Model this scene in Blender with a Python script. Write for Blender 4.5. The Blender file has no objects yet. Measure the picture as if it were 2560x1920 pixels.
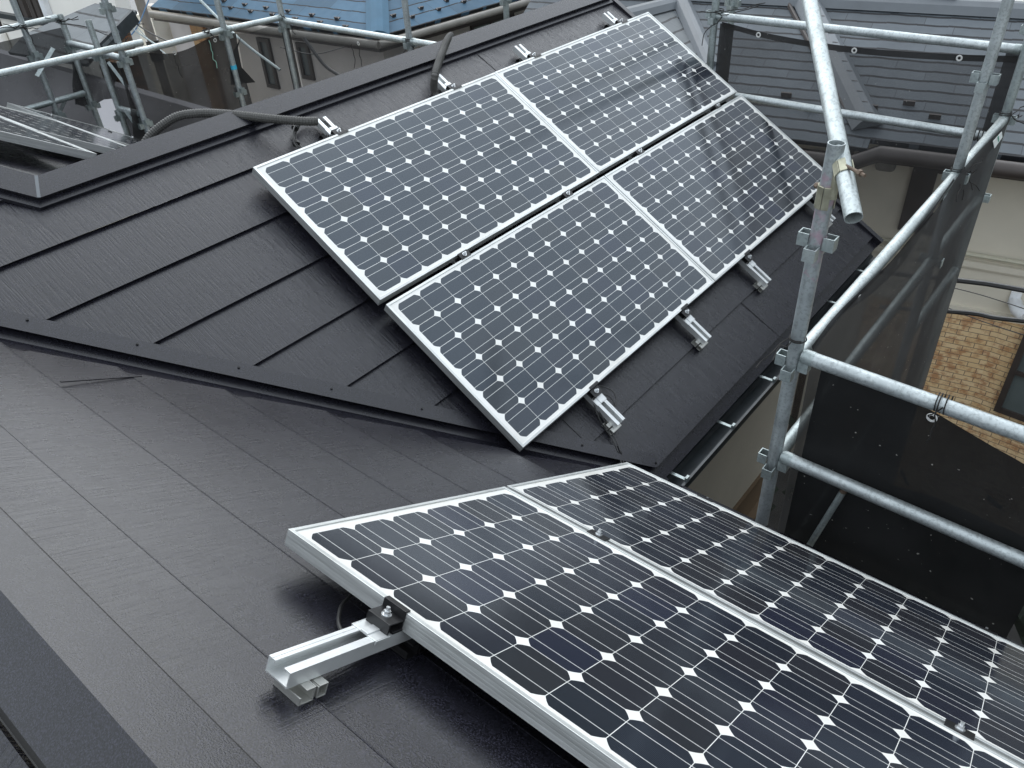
import bpy, bmesh, math, random
from mathutils import Vector as V, Matrix as M3
random.seed(7)
C = bpy.context.scene.collection
SC = bpy.context.scene

# ------------------------------------------------------------------ camera
FPX = 1969.24                                   # focal length for a 2560 px wide picture
R0 = V((0.63083, -0.77418, -0.05184)).normalized()      # camera right
R2 = V((0.60114, 0.52989, -0.59820)).normalized()       # camera forward
R1 = R2.cross(R0).normalized()                           # camera down
cam = bpy.data.cameras.new('camera'); cam.sensor_width = 36; cam.lens = 36 * FPX / 2560
cam.clip_start = 0.02; cam.clip_end = 2000
co = bpy.data.objects.new('camera', cam); C.objects.link(co)
m = M3.Identity(4)
for i in range(3):
    m[i][0] = R0[i]; m[i][1] = -R1[i]; m[i][2] = -R2[i]
co.matrix_world = m
SC.camera = co

# ------------------------------------------------------------------ light
w = bpy.data.worlds.new('World'); SC.world = w; w.use_nodes = True
nt = w.node_tree; bg = nt.nodes['Background']
sky = nt.nodes.new('ShaderNodeTexSky'); sky.sky_type = 'NISHITA'; sky.sun_disc = False
SUN_EL, SUN_AZ = math.radians(38), math.radians(44)
sky.sun_elevation = SUN_EL; sky.sun_rotation = SUN_AZ
sky.dust_density = 3; sky.air_density = 1.2
mixn = nt.nodes.new('ShaderNodeMix'); mixn.data_type = 'RGBA'
tc = nt.nodes.new('ShaderNodeTexCoord'); cn = nt.nodes.new('ShaderNodeTexNoise')
cn.inputs['Scale'].default_value = 2.2; cn.inputs['Detail'].default_value = 5
cr = nt.nodes.new('ShaderNodeValToRGB')
cr.color_ramp.elements[0].position = .3; cr.color_ramp.elements[0].color = (7.2, 7.9, 8.6, 1)
cr.color_ramp.elements[1].position = .7; cr.color_ramp.elements[1].color = (9.6, 10.3, 11.0, 1)
nt.links.new(tc.outputs['Generated'], cn.inputs['Vector']); nt.links.new(cn.outputs['Fac'], cr.inputs['Fac'])
mixn.inputs[0].default_value = 0.86
# overcast: brighter where the sun stands behind the cloud
sun_dir = V((math.sin(SUN_AZ) * math.cos(SUN_EL), math.cos(SUN_AZ) * math.cos(SUN_EL), math.sin(SUN_EL)))
dt = nt.nodes.new('ShaderNodeVectorMath'); dt.operation = 'DOT_PRODUCT'; dt.inputs[1].default_value = sun_dir
nt.links.new(tc.outputs['Generated'], dt.inputs[0])
mr = nt.nodes.new('ShaderNodeMapRange'); mr.interpolation_type = 'SMOOTHSTEP'
mr.inputs['From Min'].default_value = .50; mr.inputs['From Max'].default_value = 1.0; mr.inputs['To Min'].default_value = 1.0; mr.inputs['To Max'].default_value = 1.85
nt.links.new(dt.outputs['Value'], mr.inputs['Value'])
sc_ = nt.nodes.new('ShaderNodeVectorMath'); sc_.operation = 'SCALE'
nt.links.new(cr.outputs[0], sc_.inputs[0]); nt.links.new(mr.outputs[0], sc_.inputs['Scale'])
nt.links.new(sky.outputs[0], mixn.inputs[6]); nt.links.new(sc_.outputs[0], mixn.inputs[7])
nt.links.new(mixn.outputs[2], bg.inputs['Color']); bg.inputs['Strength'].default_value = 0.13
sl = bpy.data.lights.new('sun', 'SUN'); sl.energy = 0.6; sl.angle = math.radians(60); sl.color = (1, .99, .97)
so = bpy.data.objects.new('sun', sl); C.objects.link(so)
sd = V((math.sin(SUN_AZ) * math.cos(SUN_EL), math.cos(SUN_AZ) * math.cos(SUN_EL), math.sin(SUN_EL)))
so.rotation_euler = sd.to_track_quat('Z', 'Y').to_euler(); so.location = sd * 30
SC.view_settings.view_transform = 'Standard'; SC.view_settings.look = 'None'
SC.view_settings.exposure = 0.32; SC.view_settings.gamma = 1

# ------------------------------------------------------------------ frames
PIT = math.radians(31.159); c, s = math.cos(PIT), math.sin(PIT)
TU = V((1.79998193, 2.92418883, -1.22252894)); TL = V((0.582769157, 1.13560257, -1.25754333))
X = V((1, 0, 0)); Y = V((0, 1, 0)); Z = V((0, 0, 1))
def frame(o, a, b):
    n = a.cross(b).normalized(); mm = M3.Identity(4)
    for i in range(3):
        mm[i][0] = a[i]; mm[i][1] = b[i]; mm[i][2] = n[i]; mm[i][3] = o[i]
    return mm
FU = frame(TU, X, V((0, c, s)))                 # local = (u, -v, h)
FL = frame(TL, Y, V((-c, 0, s)))                # local = (-v, -u, h)
PC = V((1.0, 3.203, -1.124))                    # top corner of the ridge
FL2 = frame(PC, Y, V((-c, 0, s)))
def U(u, v, h=0): return FU @ V((u, -v, h))
def L(u, v, h=0): return FL @ V((-v, -u, h))
def ray(px): return R0 * ((px[0] - 1280) / FPX) + R1 * ((px[1] - 960) / FPX) + R2
def onx(px, x): r = ray(px); return r * (x / r.x)
def ony(px, y): r = ray(px); return r * (y / r.y)
def onz(px, z): r = ray(px); return r * (z / r.z)
def onpl(px, P, n): r = ray(px); return r * (P.dot(n) / r.dot(n))

# ------------------------------------------------------------------ scene helpers
def tag(o, label=None, cat=None, group=None, kind=None):
    if label: o['label'] = label
    if cat: o['category'] = cat
    if group: o['group'] = group
    if kind: o['kind'] = kind
    return o
def empty(name, label, cat, mat=None, group=None):
    o = bpy.data.objects.new(name, None); C.objects.link(o); o.empty_display_size = .1
    if mat is not None: o.matrix_world = mat
    return tag(o, label, cat, group)
class MB:
    def __init__(self): self.bm = bmesh.new()
    def box(self, lo, hi, mat=None):
        vs = [V((x, y, z)) for x in (lo[0], hi[0]) for y in (lo[1], hi[1]) for z in (lo[2], hi[2])]
        if mat is not None: vs = [mat @ q for q in vs]
        v = [self.bm.verts.new(q) for q in vs]
        for f in ((0, 1, 3, 2), (4, 6, 7, 5), (0, 4, 5, 1), (2, 3, 7, 6), (0, 2, 6, 4), (1, 5, 7, 3)):
            self.bm.faces.new([v[i] for i in f])
        return self
    def poly(self, pts):
        self.bm.faces.new([self.bm.verts.new(V(p)) for p in pts]); return self
    def prism(self, pts, off):
        off = V(off); a = [self.bm.verts.new(V(p)) for p in pts]; b = [self.bm.verts.new(V(p) + off) for p in pts]
        self.bm.faces.new(a); self.bm.faces.new(b[::-1])
        for i in range(len(a)):
            j = (i + 1) % len(a); self.bm.faces.new([a[i], b[i], b[j], a[j]])
        return self
    def loft(self, secs, caps=False, closed=False):
        rows = [[self.bm.verts.new(V(p)) for p in sct] for sct in secs]
        for a, b in zip(rows, rows[1:]):
            n = len(a)
            for i in range(n if closed else n - 1):
                j = (i + 1) % n; self.bm.faces.new([a[i], a[j], b[j], b[i]])
        if caps: self.bm.faces.new(rows[0]); self.bm.faces.new(rows[-1][::-1])
        return self
    def tube(self, pts, r, n=14, caps=True, rf=None, inner=None):
        pts = [V(p) for p in pts]; secs = []; up = None
        for i, p in enumerate(pts):
            d = (pts[min(i + 1, len(pts) - 1)] - pts[max(i - 1, 0)]).normalized()
            if up is None: up = d.cross(Z) if abs(d.z) < .9 else d.cross(X)
            up = (up - d * up.dot(d)).normalized(); sd_ = d.cross(up)
            rr = rf(i) if rf else r
            secs.append([p + (up * math.cos(t) + sd_ * math.sin(t)) * rr for t in [2 * math.pi * k / n for k in range(n)]])
        if inner:
            d = (pts[-1] - pts[0]).normalized()
            ctr0, ctr1 = pts[0], pts[-1]
            ins0 = [ctr0 + (q - ctr0) * (inner / r) for q in secs[0]]; ins1 = [ctr1 + (q - ctr1) * (inner / r) for q in secs[-1]]
            ring = [ins0] + secs + [ins1]
            self.loft([[q + d * .06 for q in ins0]] + ring + [[q - d * .06 for q in ins1]], closed=True)
        else:
            self.loft(secs, caps=caps, closed=True)
        return self
    def build(self, name, mat, parent=None, smooth=False, mw=None, recalc=True, bevel=0):
        if recalc: bmesh.ops.recalc_face_normals(self.bm, faces=self.bm.faces[:])
        me = bpy.data.meshes.new(name); self.bm.to_mesh(me); self.bm.free(); me.materials.append(mat)
        o = bpy.data.objects.new(name, me); C.objects.link(o)
        if smooth:
            me.polygons.foreach_set('use_smooth', [True] * len(me.polygons))
            me.set_sharp_from_angle(angle=math.radians(38))
        if parent is not None: o.parent = parent
        elif mw is not None: o.matrix_world = mw
        if bevel:
            b = o.modifiers.new('bevel', 'BEVEL'); b.width = bevel; b.segments = 2; b.limit_method = 'ANGLE'
        return o
def copy_tree(o, parent=None):
    k = o.copy(); C.objects.link(k); k.parent = parent
    for ch in o.children: copy_tree(ch, k)
    return k
def spline(pts, n=12):
    pts = [V(p) for p in pts]; out = []
    P = [pts[0] * 2 - pts[1]] + pts + [pts[-1] * 2 - pts[-2]]
    for i in range(1, len(P) - 2):
        for k in range(n):
            t = k / n; a, b, d, e = P[i - 1], P[i], P[i + 1], P[i + 2]
            out.append(.5 * ((2 * b) + (d - a) * t + (2 * a - 5 * b + 4 * d - e) * t * t + (-a + 3 * b - 3 * d + e) * t ** 3))
    out.append(pts[-1]); return out

# ------------------------------------------------------------------ materials
class N:
    def __init__(s_, name):
        s_.m = bpy.data.materials.new(name); s_.m.use_nodes = True; s_.t = s_.m.node_tree; s_.b = s_.t.nodes['Principled BSDF']
        s_.tc = s_.t.nodes.new('ShaderNodeTexCoord')
    def n(s_, typ, **kw):
        x = s_.t.nodes.new('ShaderNode' + typ)
        for k, v in kw.items(): setattr(x, k, v)
        return x
    def link(s_, a, b): s_.t.links.new(a, b)
    def set(s_, **kw):
        names = dict(base='Base Color', rough='Roughness', metal='Metallic', ior='IOR', spec='Specular IOR Level', coat='Coat Weight', coatr='Coat Roughness')
        for k, v in kw.items():
            if k == 'base': v = (*v, 1)
            s_.b.inputs[names[k]].default_value = v
        return s_
    def sock(s_, x): return x
    def math(s_, op, a, b=None, c_=None, clamp=False):
        x = s_.n('Math', operation=op); x.use_clamp = clamp
        for i, q in enumerate((a, b, c_)):
            if q is None: continue
            if isinstance(q, (int, float)): x.inputs[i].default_value = q
            else: s_.link(q, x.inputs[i])
        return x.outputs[0]
    def noise(s_, scale, detail=4, rough=.55, stretch=None, coord='Object', dist=0, rot=None):
        x = s_.n('TexNoise'); x.inputs['Scale'].default_value = scale; x.inputs['Detail'].default_value = detail
        x.inputs['Roughness'].default_value = rough; x.inputs['Distortion'].default_value = dist
        src = s_.tc.outputs[coord]
        if stretch:
            mp = s_.n('Mapping'); mp.inputs['Scale'].default_value = stretch
            if rot: mp.inputs['Rotation'].default_value = rot
            s_.link(src, mp.inputs['Vector']); src = mp.outputs[0]
        s_.link(src, x.inputs['Vector']); return x.outputs['Fac']
    def ramp(s_, fac, stops):
        x = s_.n('ValToRGB'); e = x.color_ramp.elements
        while len(e) < len(stops): e.new(.5)
        for i, (p, col) in enumerate(stops):
            e[i].position = p; e[i].color = (*col, 1) if len(col) == 3 else col
        s_.link(fac, x.inputs['Fac']); return x.outputs['Color']
    def mix(s_, fac, a, b, mode='MIX'):
        x = s_.n('Mix', data_type='RGBA', blend_type=mode)
        for i, q in ((0, fac), (6, a), (7, b)):
            if isinstance(q, (int, float)): x.inputs[i].default_value = q
            elif isinstance(q, tuple): x.inputs[i].default_value = (*q, 1)
            else: s_.link(q, x.inputs[i])
        return x.outputs[2]
    def base(s_, col): s_.link(col, s_.b.inputs['Base Color']); return s_
    def rough(s_, lo, hi, fac):
        r = s_.n('MapRange'); r.inputs['To Min'].default_value = lo; r.inputs['To Max'].default_value = hi
        s_.link(fac, r.inputs['Value']); s_.link(r.outputs[0], s_.b.inputs['Roughness']); return s_
    def bump(s_, h, strength=.3, dist=.01):
        x = s_.n('Bump'); x.inputs['Strength'].default_value = strength; x.inputs['Distance'].default_value = dist
        s_.link(h, x.inputs['Height'])
        for l in list(s_.b.inputs['Normal'].links): s_.link(l.from_socket, x.inputs['Normal'])
        s_.link(x.outputs[0], s_.b.inputs['Normal']); return s_
    def xyz(s_, coord='Object'):
        x = s_.n('SeparateXYZ'); s_.link(s_.tc.outputs[coord], x.inputs[0]); return x.outputs

def mat_plain(name, col, rough=.6, metal=0, var=.15, scale=6, bump=.0, spec=.5):
    a = N(name); a.set(rough=rough, metal=metal, spec=spec)
    f = a.noise(scale, 6)
    a.base(a.ramp(f, [(.3, tuple(q * (1 - var) for q in col)), (.7, tuple(min(1, q * (1 + var)) for q in col))]))
    if bump: a.bump(a.noise(scale * 25, 3), bump, .004)
    return a.m

def mat_roof(name, grain=True, gs=.5):
    a = N(name); a.set(spec=.5)
    big = a.noise(1.7, 4, .6); spk = a.noise(330, 2, .6); md = a.noise(14, 4)
    col = a.ramp(big, [(.3, (.0078, .0078, .0108)), (.7, (.0110, .0108, .0148))])
    sp = a.ramp(spk, [(.42, (.5, .5, .5)), (.5, (1, 1, 1)), (.64, (2.6, 2.6, 2.8))])
    a.base(a.mix(1.0, col, sp, 'MULTIPLY'))
    a.rough(.22, .33, md)
    if grain:
        g1 = a.noise(1, 3, .6, stretch=(120, 6.5, 1), dist=.6)
        g2 = a.noise(1, 2, .5, stretch=(230, 9, 1), dist=.4)
        k = a.math('ADD', g1, a.math('MULTIPLY', g2, .5))
        k = a.math('SMOOTH_MIN', k, .82, .1)
        a.bump(k, gs, .0042)
    a.bump(spk, .22, .002)
    return a.m

def mat_cells():
    a = N('solar_cells'); x, y, z = a.xyz()
    P = .1275
    def cellc(q, off):
        g = a.math('DIVIDE', a.math('ADD', q, off), P)
        fr = a.math('FRACT', g); return a.math('MULTIPLY', a.math('SUBTRACT', fr, .5), P), a.math('FLOOR', g)
    cx, ix = cellc(x, 6 * P); cy, iy = cellc(y, 3 * P)
    ax, ay = a.math('ABSOLUTE', cx), a.math('ABSOLUTE', cy)
    inx = a.math('LESS_THAN', ax, .0630); iny = a.math('LESS_THAN', ay, .0629)
    r = a.math('SQRT', a.math('ADD', a.math('MULTIPLY', cx, cx), a.math('MULTIPLY', cy, cy)))
    circ = a.math('LESS_THAN', r, .0768)
    bx = a.math('LESS_THAN', a.math('ABSOLUTE', x), .765); by = a.math('LESS_THAN', a.math('ABSOLUTE', y), .3825)
    cell = a.math('MULTIPLY', a.math('MULTIPLY', inx, iny), a.math('MULTIPLY', circ, a.math('MULTIPLY', bx, by)))
    bus = a.math('LESS_THAN', a.math('ABSOLUTE', a.math('SUBTRACT', ay, .0312)), .0009)
    bus = a.math('MULTIPLY', bus, a.math('MULTIPLY', bx, by))
    fing = a.math('POWER', a.math('ABSOLUTE', a.math('SINE', a.math('MULTIPLY', x, math.pi / .0024))), 6)
    wn = a.n('TexWhiteNoise', noise_dimensions='3D'); cv = a.n('CombineXYZ'); a.link(ix, cv.inputs[0]); a.link(iy, cv.inputs[1])
    oi = a.n('ObjectInfo'); a.link(oi.outputs['Random'], cv.inputs[2]); a.link(cv.outputs[0], wn.inputs['Vector'])
    tint = a.ramp(wn.outputs['Value'], [(0, (.008, .010, .015)), (.35, (.010, .013, .021)), (.7, (.013, .013, .015)), (1, (.009, .011, .024))])
    cc = a.mix(a.math('MULTIPLY', fing, .07), tint, (.26, .30, .40))
    dirt = a.noise(3, 5, .6)
    dcol = a.ramp(dirt, [(.35, (.66, .65, .61)), (.65, (.76, .76, .74))])
    col = a.mix(cell, dcol, cc)
    col = a.mix(bus, col, (.55, .56, .54))
    # dusty film along the edges and very thin over everything
    ey = a.math('MULTIPLY', a.math('SUBTRACT', a.math('ABSOLUTE', y), .36), 18, clamp=True)
    film = a.math('MULTIPLY', a.noise(9, 5, .7), .012)
    col = a.mix(film, col, (.5, .47, .42))
    a.base(col); a.set(ior=1.5, spec=.72); a.b.inputs['Specular Tint'].default_value = (.80, .92, 1.0, 1)
    a.rough(.10, .17, a.noise(6, 3))
    a.bump(a.noise(5, 2), .03, .01)
    return a.m

def mat_alu(name, col=(.80, .81, .80), rough=.38, metal=.55, grooves=False):
    a = N(name); a.set(metal=metal)
    f = a.noise(7, 5, .6)
    a.base(a.ramp(f, [(.3, tuple(q * .82 for q in col)), (.7, col)])); a.rough(rough - .06, rough + .1, a.noise(30, 3))
    if grooves:
        x, y, z = a.xyz()
        wv = a.math('POWER', a.math('ABSOLUTE', a.math('SINE', a.math('MULTIPLY', z, 400))), .14)
        a.bump(wv, .35, .0015)
        st = a.noise(1, 3, .6, stretch=(4, 4, 80))
        a.base(a.ramp(st, [(.3, tuple(q * .7 for q in col)), (.6, col)]))
    return a.m

def mat_galv(name, tint=(.50, .54, .54), lo=.6, stain=None):
    a = N(name); a.set(metal=.75)
    f = a.noise(9, 6, .65); sp = a.noise(90, 3, .6); st = a.noise(1, 4, .6, stretch=(30, 30, 3))
    col = a.ramp(f, [(.28, tuple(q * lo for q in tint)), (.5, tint), (.72, tuple(min(1, q * 1.22) for q in tint))])
    col = a.mix(a.math('MULTIPLY', a.ramp(sp, [(.52, (0, 0, 0)), (.6, (1, 1, 1))]), .35), col, (.16, .18, .18))
    col = a.mix(a.math('MULTIPLY', a.ramp(st, [(.55, (0, 0, 0)), (.62, (1, 1, 1))]), .18), col, (.68, .71, .70))
    if stain:
        x, y, z = a.xyz()
        k = a.math('LESS_THAN', a.math('ABSOLUTE', a.math('ADD', a.math('ADD', z, .93), a.math('MULTIPLY', a.noise(14, 3), .28))), stain[0])
        col = a.mix(a.math('MULTIPLY', k, a.ramp(a.noise(22, 4), [(.45, (0, 0, 0)), (.6, (.75, .75, .75))])), col, stain[1])
    a.base(col); a.rough(.36, .6, a.noise(20, 4)); a.bump(sp, .12, .003); a.bump(a.noise(25, 3), .12, .004)
    return a.m

def mat_net(name, alpha, col=(.022, .021, .022), dv=.10):
    a = N(name); a.set(rough=.75, spec=.25)
    f = a.noise(3, 4); a.base(a.ramp(f, [(.3, tuple(q * .7 for q in col)), (.7, tuple(q * 1.5 for q in col))]))
    bits = a.ramp(a.noise(55, 2, .5), [(.735, (0, 0, 0)), (.76, (1, 1, 1))])
    col2 = a.mix(bits, a.ramp(f, [(.3, tuple(q * .7 for q in col)), (.7, tuple(q * 1.5 for q in col))]), (.30, .29, .27)); a.base(col2)
    fold = a.noise(2.2, 3, .5)
    al = a.n('MapRange'); al.inputs['To Min'].default_value = max(0, alpha - dv); al.inputs['To Max'].default_value = min(.99, alpha + dv)
    a.link(fold, al.inputs['Value']); a.link(al.outputs[0], a.b.inputs['Alpha'])
    return a.m

def mat_shingle(name, col, row, length, var=.12, line=(.012, .013, .015), rough=.5, lw=.05):
    """thin slates: object x runs along the courses, y up the slope"""
    a = N(name); x, y, z = a.xyz()
    wob = a.math('MULTIPLY', a.math('SUBTRACT', a.noise(1, 1, .4, stretch=(3.2, .01, .01)), .5), .045)
    saw = a.math('MULTIPLY', a.math('GREATER_THAN', a.math('SINE', a.math('MULTIPLY', x, 9.1)), 0), .007)
    q = a.math('DIVIDE', a.math('ADD', a.math('ADD', y, wob), saw), row); fr = a.math('FRACT', q); iy = a.math('FLOOR', q)
    ln = a.math('LESS_THAN', fr, lw * .182 / row)
    xo = a.math('DIVIDE', a.math('ADD', x, a.math('MULTIPLY', a.math('FRACT', a.math('MULTIPLY', iy, .37)), length)), length)
    vj = a.math('LESS_THAN', a.math('FRACT', xo), .008); ix = a.math('FLOOR', xo)
    wn = a.n('TexWhiteNoise', noise_dimensions='3D'); cv = a.n('CombineXYZ'); a.link(ix, cv.inputs[0]); a.link(iy, cv.inputs[1]); a.link(cv.outputs[0], wn.inputs['Vector'])
    base = a.ramp(wn.outputs['Value'], [(0, tuple(k * (1 - var) for k in col)), (1, tuple(k * (1 + var) for k in col))])
    wear = a.ramp(a.noise(1.2, 5, .65), [(.35, tuple(k * .85 for k in (1, 1, 1))), (.7, (1.15, 1.15, 1.15))])
    base = a.mix(1, base, wear, 'MULTIPLY')
    base = a.mix(ln, base, line); base = a.mix(a.math('MULTIPLY', vj, .7), base, tuple(k * 1.8 for k in line))
    a.set(spec=.3); a.base(base); a.rough(rough - .1, rough + .12, a.noise(8, 4)); a.bump(fr, .25, .012); a.bump(a.noise(160, 2), .1, .002)
    return a.m

def mat_brick(name, c1, c2, mort, sx, sy, axis='XZ', vary=True):
    a = N(name); a.set(rough=.75)
    x, y, z = a.xyz(); cv = a.n('CombineXYZ'); a.link(x, cv.inputs[0]); a.link(z if axis == 'XZ' else y, cv.inputs[1])
    b = a.n('TexBrick'); a.link(cv.outputs[0], b.inputs['Vector']); b.inputs['Scale'].default_value = 1
    b.inputs['Brick Width'].default_value = sx; b.inputs['Row Height'].default_value = sy; b.inputs['Mortar Size'].default_value = .0045
    b.inputs['Color1'].default_value = (*c1, 1); b.inputs['Color2'].default_value = (*c2, 1); b.inputs['Mortar'].default_value = (*mort, 1)
    nz = a.ramp(a.noise(7, 4, .7, stretch=(1, 1, 3)), [(.47, (0, 0, 0)), (.62, (1, 1, 1))])
    col = a.mix(a.math('MULTIPLY', nz, .7), b.outputs['Color'], (.33, .115, .035), 'MIX')
    col = a.mix(b.outputs['Fac'], col, tuple(mort))
    a.base(col); a.bump(b.outputs['Fac'], -.4, .006); a.bump(a.noise(60, 3), .2, .003)
    return a.m

M = {}
M['roof'] = mat_roof('charcoal_steel_roofing_grained', gs=.6); M['roofn'] = mat_roof('charcoal_steel_roofing', gs=.26); M['trim'] = mat_roof('charcoal_trim', False)
M['cells'] = mat_cells(); M['frame'] = mat_alu('panel_frame_alu', (.62, .64, .63), .40, .72, True); M['rail'] = mat_alu('rail_alu', (.74, .76, .76), .36, .6)
M['backsheet'] = mat_plain('panel_backsheet', (.55, .55, .53), .6)
M['bolt'] = mat_alu('bolt_steel', (.72, .74, .75), .3, .85); M['black'] = mat_plain('black_anodised', (.012, .012, .013), .38, .2)
M['dark'] = mat_plain('black_plastic', (.024, .024, .024), .38); M['conduit'] = mat_plain('conduit_plastic', (.055, .054, .050), .55, var=.25)
M['galv'] = mat_galv('galvanised_tube', (.44, .48, .485), .75); M['galvp'] = mat_galv('galvanised_tube_pink_stain', (.42, .46, .47), .65, (.16, (.52, .36, .43)))
M['galvb'] = mat_galv('galvanised_tube_bright', (.50, .545, .54), .8); M['galvd'] = mat_galv('galvanised_tube_dull', (.36, .41, .41), .65)
M['clampg'] = mat_plain('zinc_yellow_clamp', (.38, .37, .28), .4, .7, .3, 30); M['rust'] = mat_plain('rusty_bolt', (.13, .095, .07), .6, .4, .4, 40)
M['net'] = mat_net('black_mesh_net', .84, (.034, .034, .035)); M['netl'] = mat_net('black_mesh_net_thin', .56, (.034, .034, .035))
M['netd'] = mat_net('black_mesh_net_double', .94, (.026, .025, .025)); M['nethem'] = mat_net('black_mesh_hem', .86, (.028, .027, .029))
M['neth'] = mat_net('black_mesh_net_dense', .972, (.012, .0125, .013), .018)
M['eyelet'] = mat_plain('white_eyelet', (.62, .62, .60), .45); M['cord'] = mat_plain('black_cord', (.016, .015, .014), .8)
M['wall'] = mat_plain('beige_stucco', (.66, .61, .51), .85, var=.06, scale=2, bump=.5); M['wallbrown'] = mat_plain('brown_stucco', (.20, .14, .085), .8, var=.1, scale=3, bump=.3)
M['gutter'] = mat_plain('slate_gutter', (.030, .036, .040), .42, .1, .35, 12)
M['nwall'] = mat_plain('cream_render', (.62, .58, .49), .85, var=.05, scale=1.5, bump=.3); M['nwhite'] = mat_plain('white_render', (.84, .82, .76), .8, var=.05, scale=1.2)
M['ngrey'] = mat_plain('lilac_grey_render', (.58, .57, .60), .8, var=.05, scale=1); M['nbrown'] = mat_plain('dark_brown_trim', (.045, .036, .032), .5)
M['nmauve'] = mat_plain('pale_mauve_render', (.60, .56, .52), .8, var=.05, scale=1)
M['slate'] = mat_shingle('grey_slates', (.085, .098, .110), .182, .91, lw=.2, rough=.65); M['slates'] = mat_shingle('small_grey_slates', (.115, .128, .135), .25, .6, lw=.20)
M['blue'] = mat_shingle('blue_slates', (.055, .115, .175), .27, .91, .16, lw=.15, rough=.7); M['bluetrim'] = mat_plain('blue_hip_cap', (.045, .115, .18), .8, var=.1, scale=3)
M['slatetrim'] = mat_plain('grey_hip_cap', (.105, .118, .13), .45, var=.1, scale=3)
M['brick'] = mat_brick('tan_split_tiles', (.72, .55, .33), (.66, .47, .25), (.18, .13, .09), .23, .07)
M['glass'] = mat_plain('window_glass', (.10, .12, .12), .08, 0, .1, 2); M['glassg'] = mat_plain('frosted_glass', (.22, .27, .24), .25, 0, .1, 2)
M['concrete'] = mat_plain('pole_concrete', (.22, .20, .18), .85, var=.25, scale=4, bump=.3)
M['asphalt'] = mat_plain('asphalt', (.05, .05, .05), .9, var=.2, scale=3, bump=.4); M['white'] = mat_plain('white_plastic', (.7, .72, .74), .5)
M['hedge'] = mat_plain('hedge_green', (.014, .022, .014), .9, var=.6, scale=9, bump=.8); M['wood'] = mat_plain('brown_board', (.085, .055, .035), .7, var=.3, scale=5)
M['hood'] = mat_plain('grey_vent_hood', (.20, .19, .17), .6); M['pipe'] = mat_plain('cream_pipe', (.5, .48, .38), .5); M['bluewire'] = mat_plain('blue_sheath', (.12, .22, .36), .6)
M['tapeblue'] = mat_plain('blue_tape', (.05, .42, .62), .5); M['green'] = mat_plain('green_cord', (.22, .42, .34), .7)
M['sticker'] = mat_plain('sticker_white', (.72, .76, .74), .5); M['stickerg'] = mat_plain('sticker_green', (.03, .25, .17), .5)
M['silverdull'] = mat_alu('foot_alu', (.56, .56, .53), .38, .75)

# ================================================================== GROUND
g = MB().poly([(-300, -300, -8.3), (300, -300, -8.3), (300, 300, -8.3), (-300, 300, -8.3)]).build('ground', M['asphalt'])
tag(g, kind='structure')

# unseen rise added to block low sky in the reflections, higher towards the east
b = MB(); rows = []
rh = random.Random(4)
for i in range(-90, 121, 2):
    az = math.radians(i); k = 1 / (1 + math.exp((i - 38) / 3.0)); el = math.radians(3.0 + 12.5 * k + rh.uniform(-.6, .6))
    rows.append([V((math.cos(az) * r_, math.sin(az) * r_, z_)) for r_, z_ in ((55, -8.35), (70, -8.2 + (8 + 78 * math.tan(el)) * .7), (78, 78 * math.tan(el)), (100, 78 * math.tan(el) - 2), (140, -8.35))])
b.loft(rows); tag(b.build('horizon_blocker', mat_plain('blocker_dark_green', (.032, .042, .026), .9, var=.5, scale=.3), smooth=True), kind='structure')

# ================================================================== OUR HOUSE
RH = -.100
house = empty('house', 'house with charcoal metal hip roof carrying the solar panels, in the foreground', 'house')
def uval(u): return 1.507 + 1.169 * u          # valley edge of the far slope, v as a function of u
def lval(u): return -1.62 + .856 * u           # valley edge of the near slope
# --- far slope (U): stepped courses, each a thin folded sheet
courses = [-.362 + .27 * k for k in range(10)]      # v of the lower edge of each course: -0.092 ... 2.068
FUo = FU
def roof_u():
    b = MB(); T = .016
    for k in range(0, 10):
        v0, v1 = courses[k] - .27 - .01, courses[k]
        if k == 0: continue
        h0, h1 = RH - .006, RH + .009
        # clip against the valley (u > (v-1.507)/1.169) and against the hip beyond the ridge corner
        ul0, ul1 = (v0 - 1.507) / 1.169, (v1 - 1.507) / 1.169
        ur = 3.13
        # left end: the hip (u from corner going up-left) matters only above v=-.29
        top = [(max(ul0, -3.2), v0), (ur, v0), (ur, v1), (max(ul1, -3.2), v1)]
        a = [V((u, -v, h0 if v == v0 else h1)) for u, v in top]
        b.prism(a, (0, .012, -T))
    return b
ru = roof_u().build('roof_slope', M['roof'], house, recalc=True)
ru.matrix_parent_inverse = M3.Identity(4); ru.matrix_local = FU
# upper part of the far slope left of the ridge corner, up to the hip
b = MB()
for k in range(0, 5):
    v1 = -.09 - .27 * k - .0; v0 = v1 - .275
    hl = lambda v: -.76 + (v + .40) / 1.169          # hip u(v)
    if k == 0: pts = [(-3.2, v0), (hl(v0) if v0 < -.4 else -.76, v0), (-.70, v0), (-.70, v0 + .02), (-3.2, v0 + .02)]
    a0, a1 = min(hl(v0), -.74), min(hl(v1), -.74)
    if k == 0: continue
    b.prism([V((-3.2, -v0, RH - .004)), V((a0, -v0, RH - .004)), V((a1, -v1, RH + .008)), V((-3.2, -v1, RH + .008))], (0, 0, -.013))
o = b.build('roof_slope', M['roof'], house); o.matrix_local = FU
# vertical seams between sheets (narrow raised folds)
b = MB()
for u, v0, v1 in ((.295, 1.64, 1.798), (1.728, 1.80, 2.07), (1.707, -.255, -.092), (1.15, .99, 1.25)):
    b = MB(); kv = (v1 - .27 - .01)
    hj = lambda v: RH - .004 + .012 * (v - kv) / .28
    b.prism([V((u - .0015, -v0, hj(v0))), V((u + .0015, -v0, hj(v0))), V((u + .0015, -v1, hj(v1))), V((u - .0015, -v1, hj(v1)))], (0, 0, .0025)); o = b.build('sheet_joint', M['black'], house); o.matrix_local = FU
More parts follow.
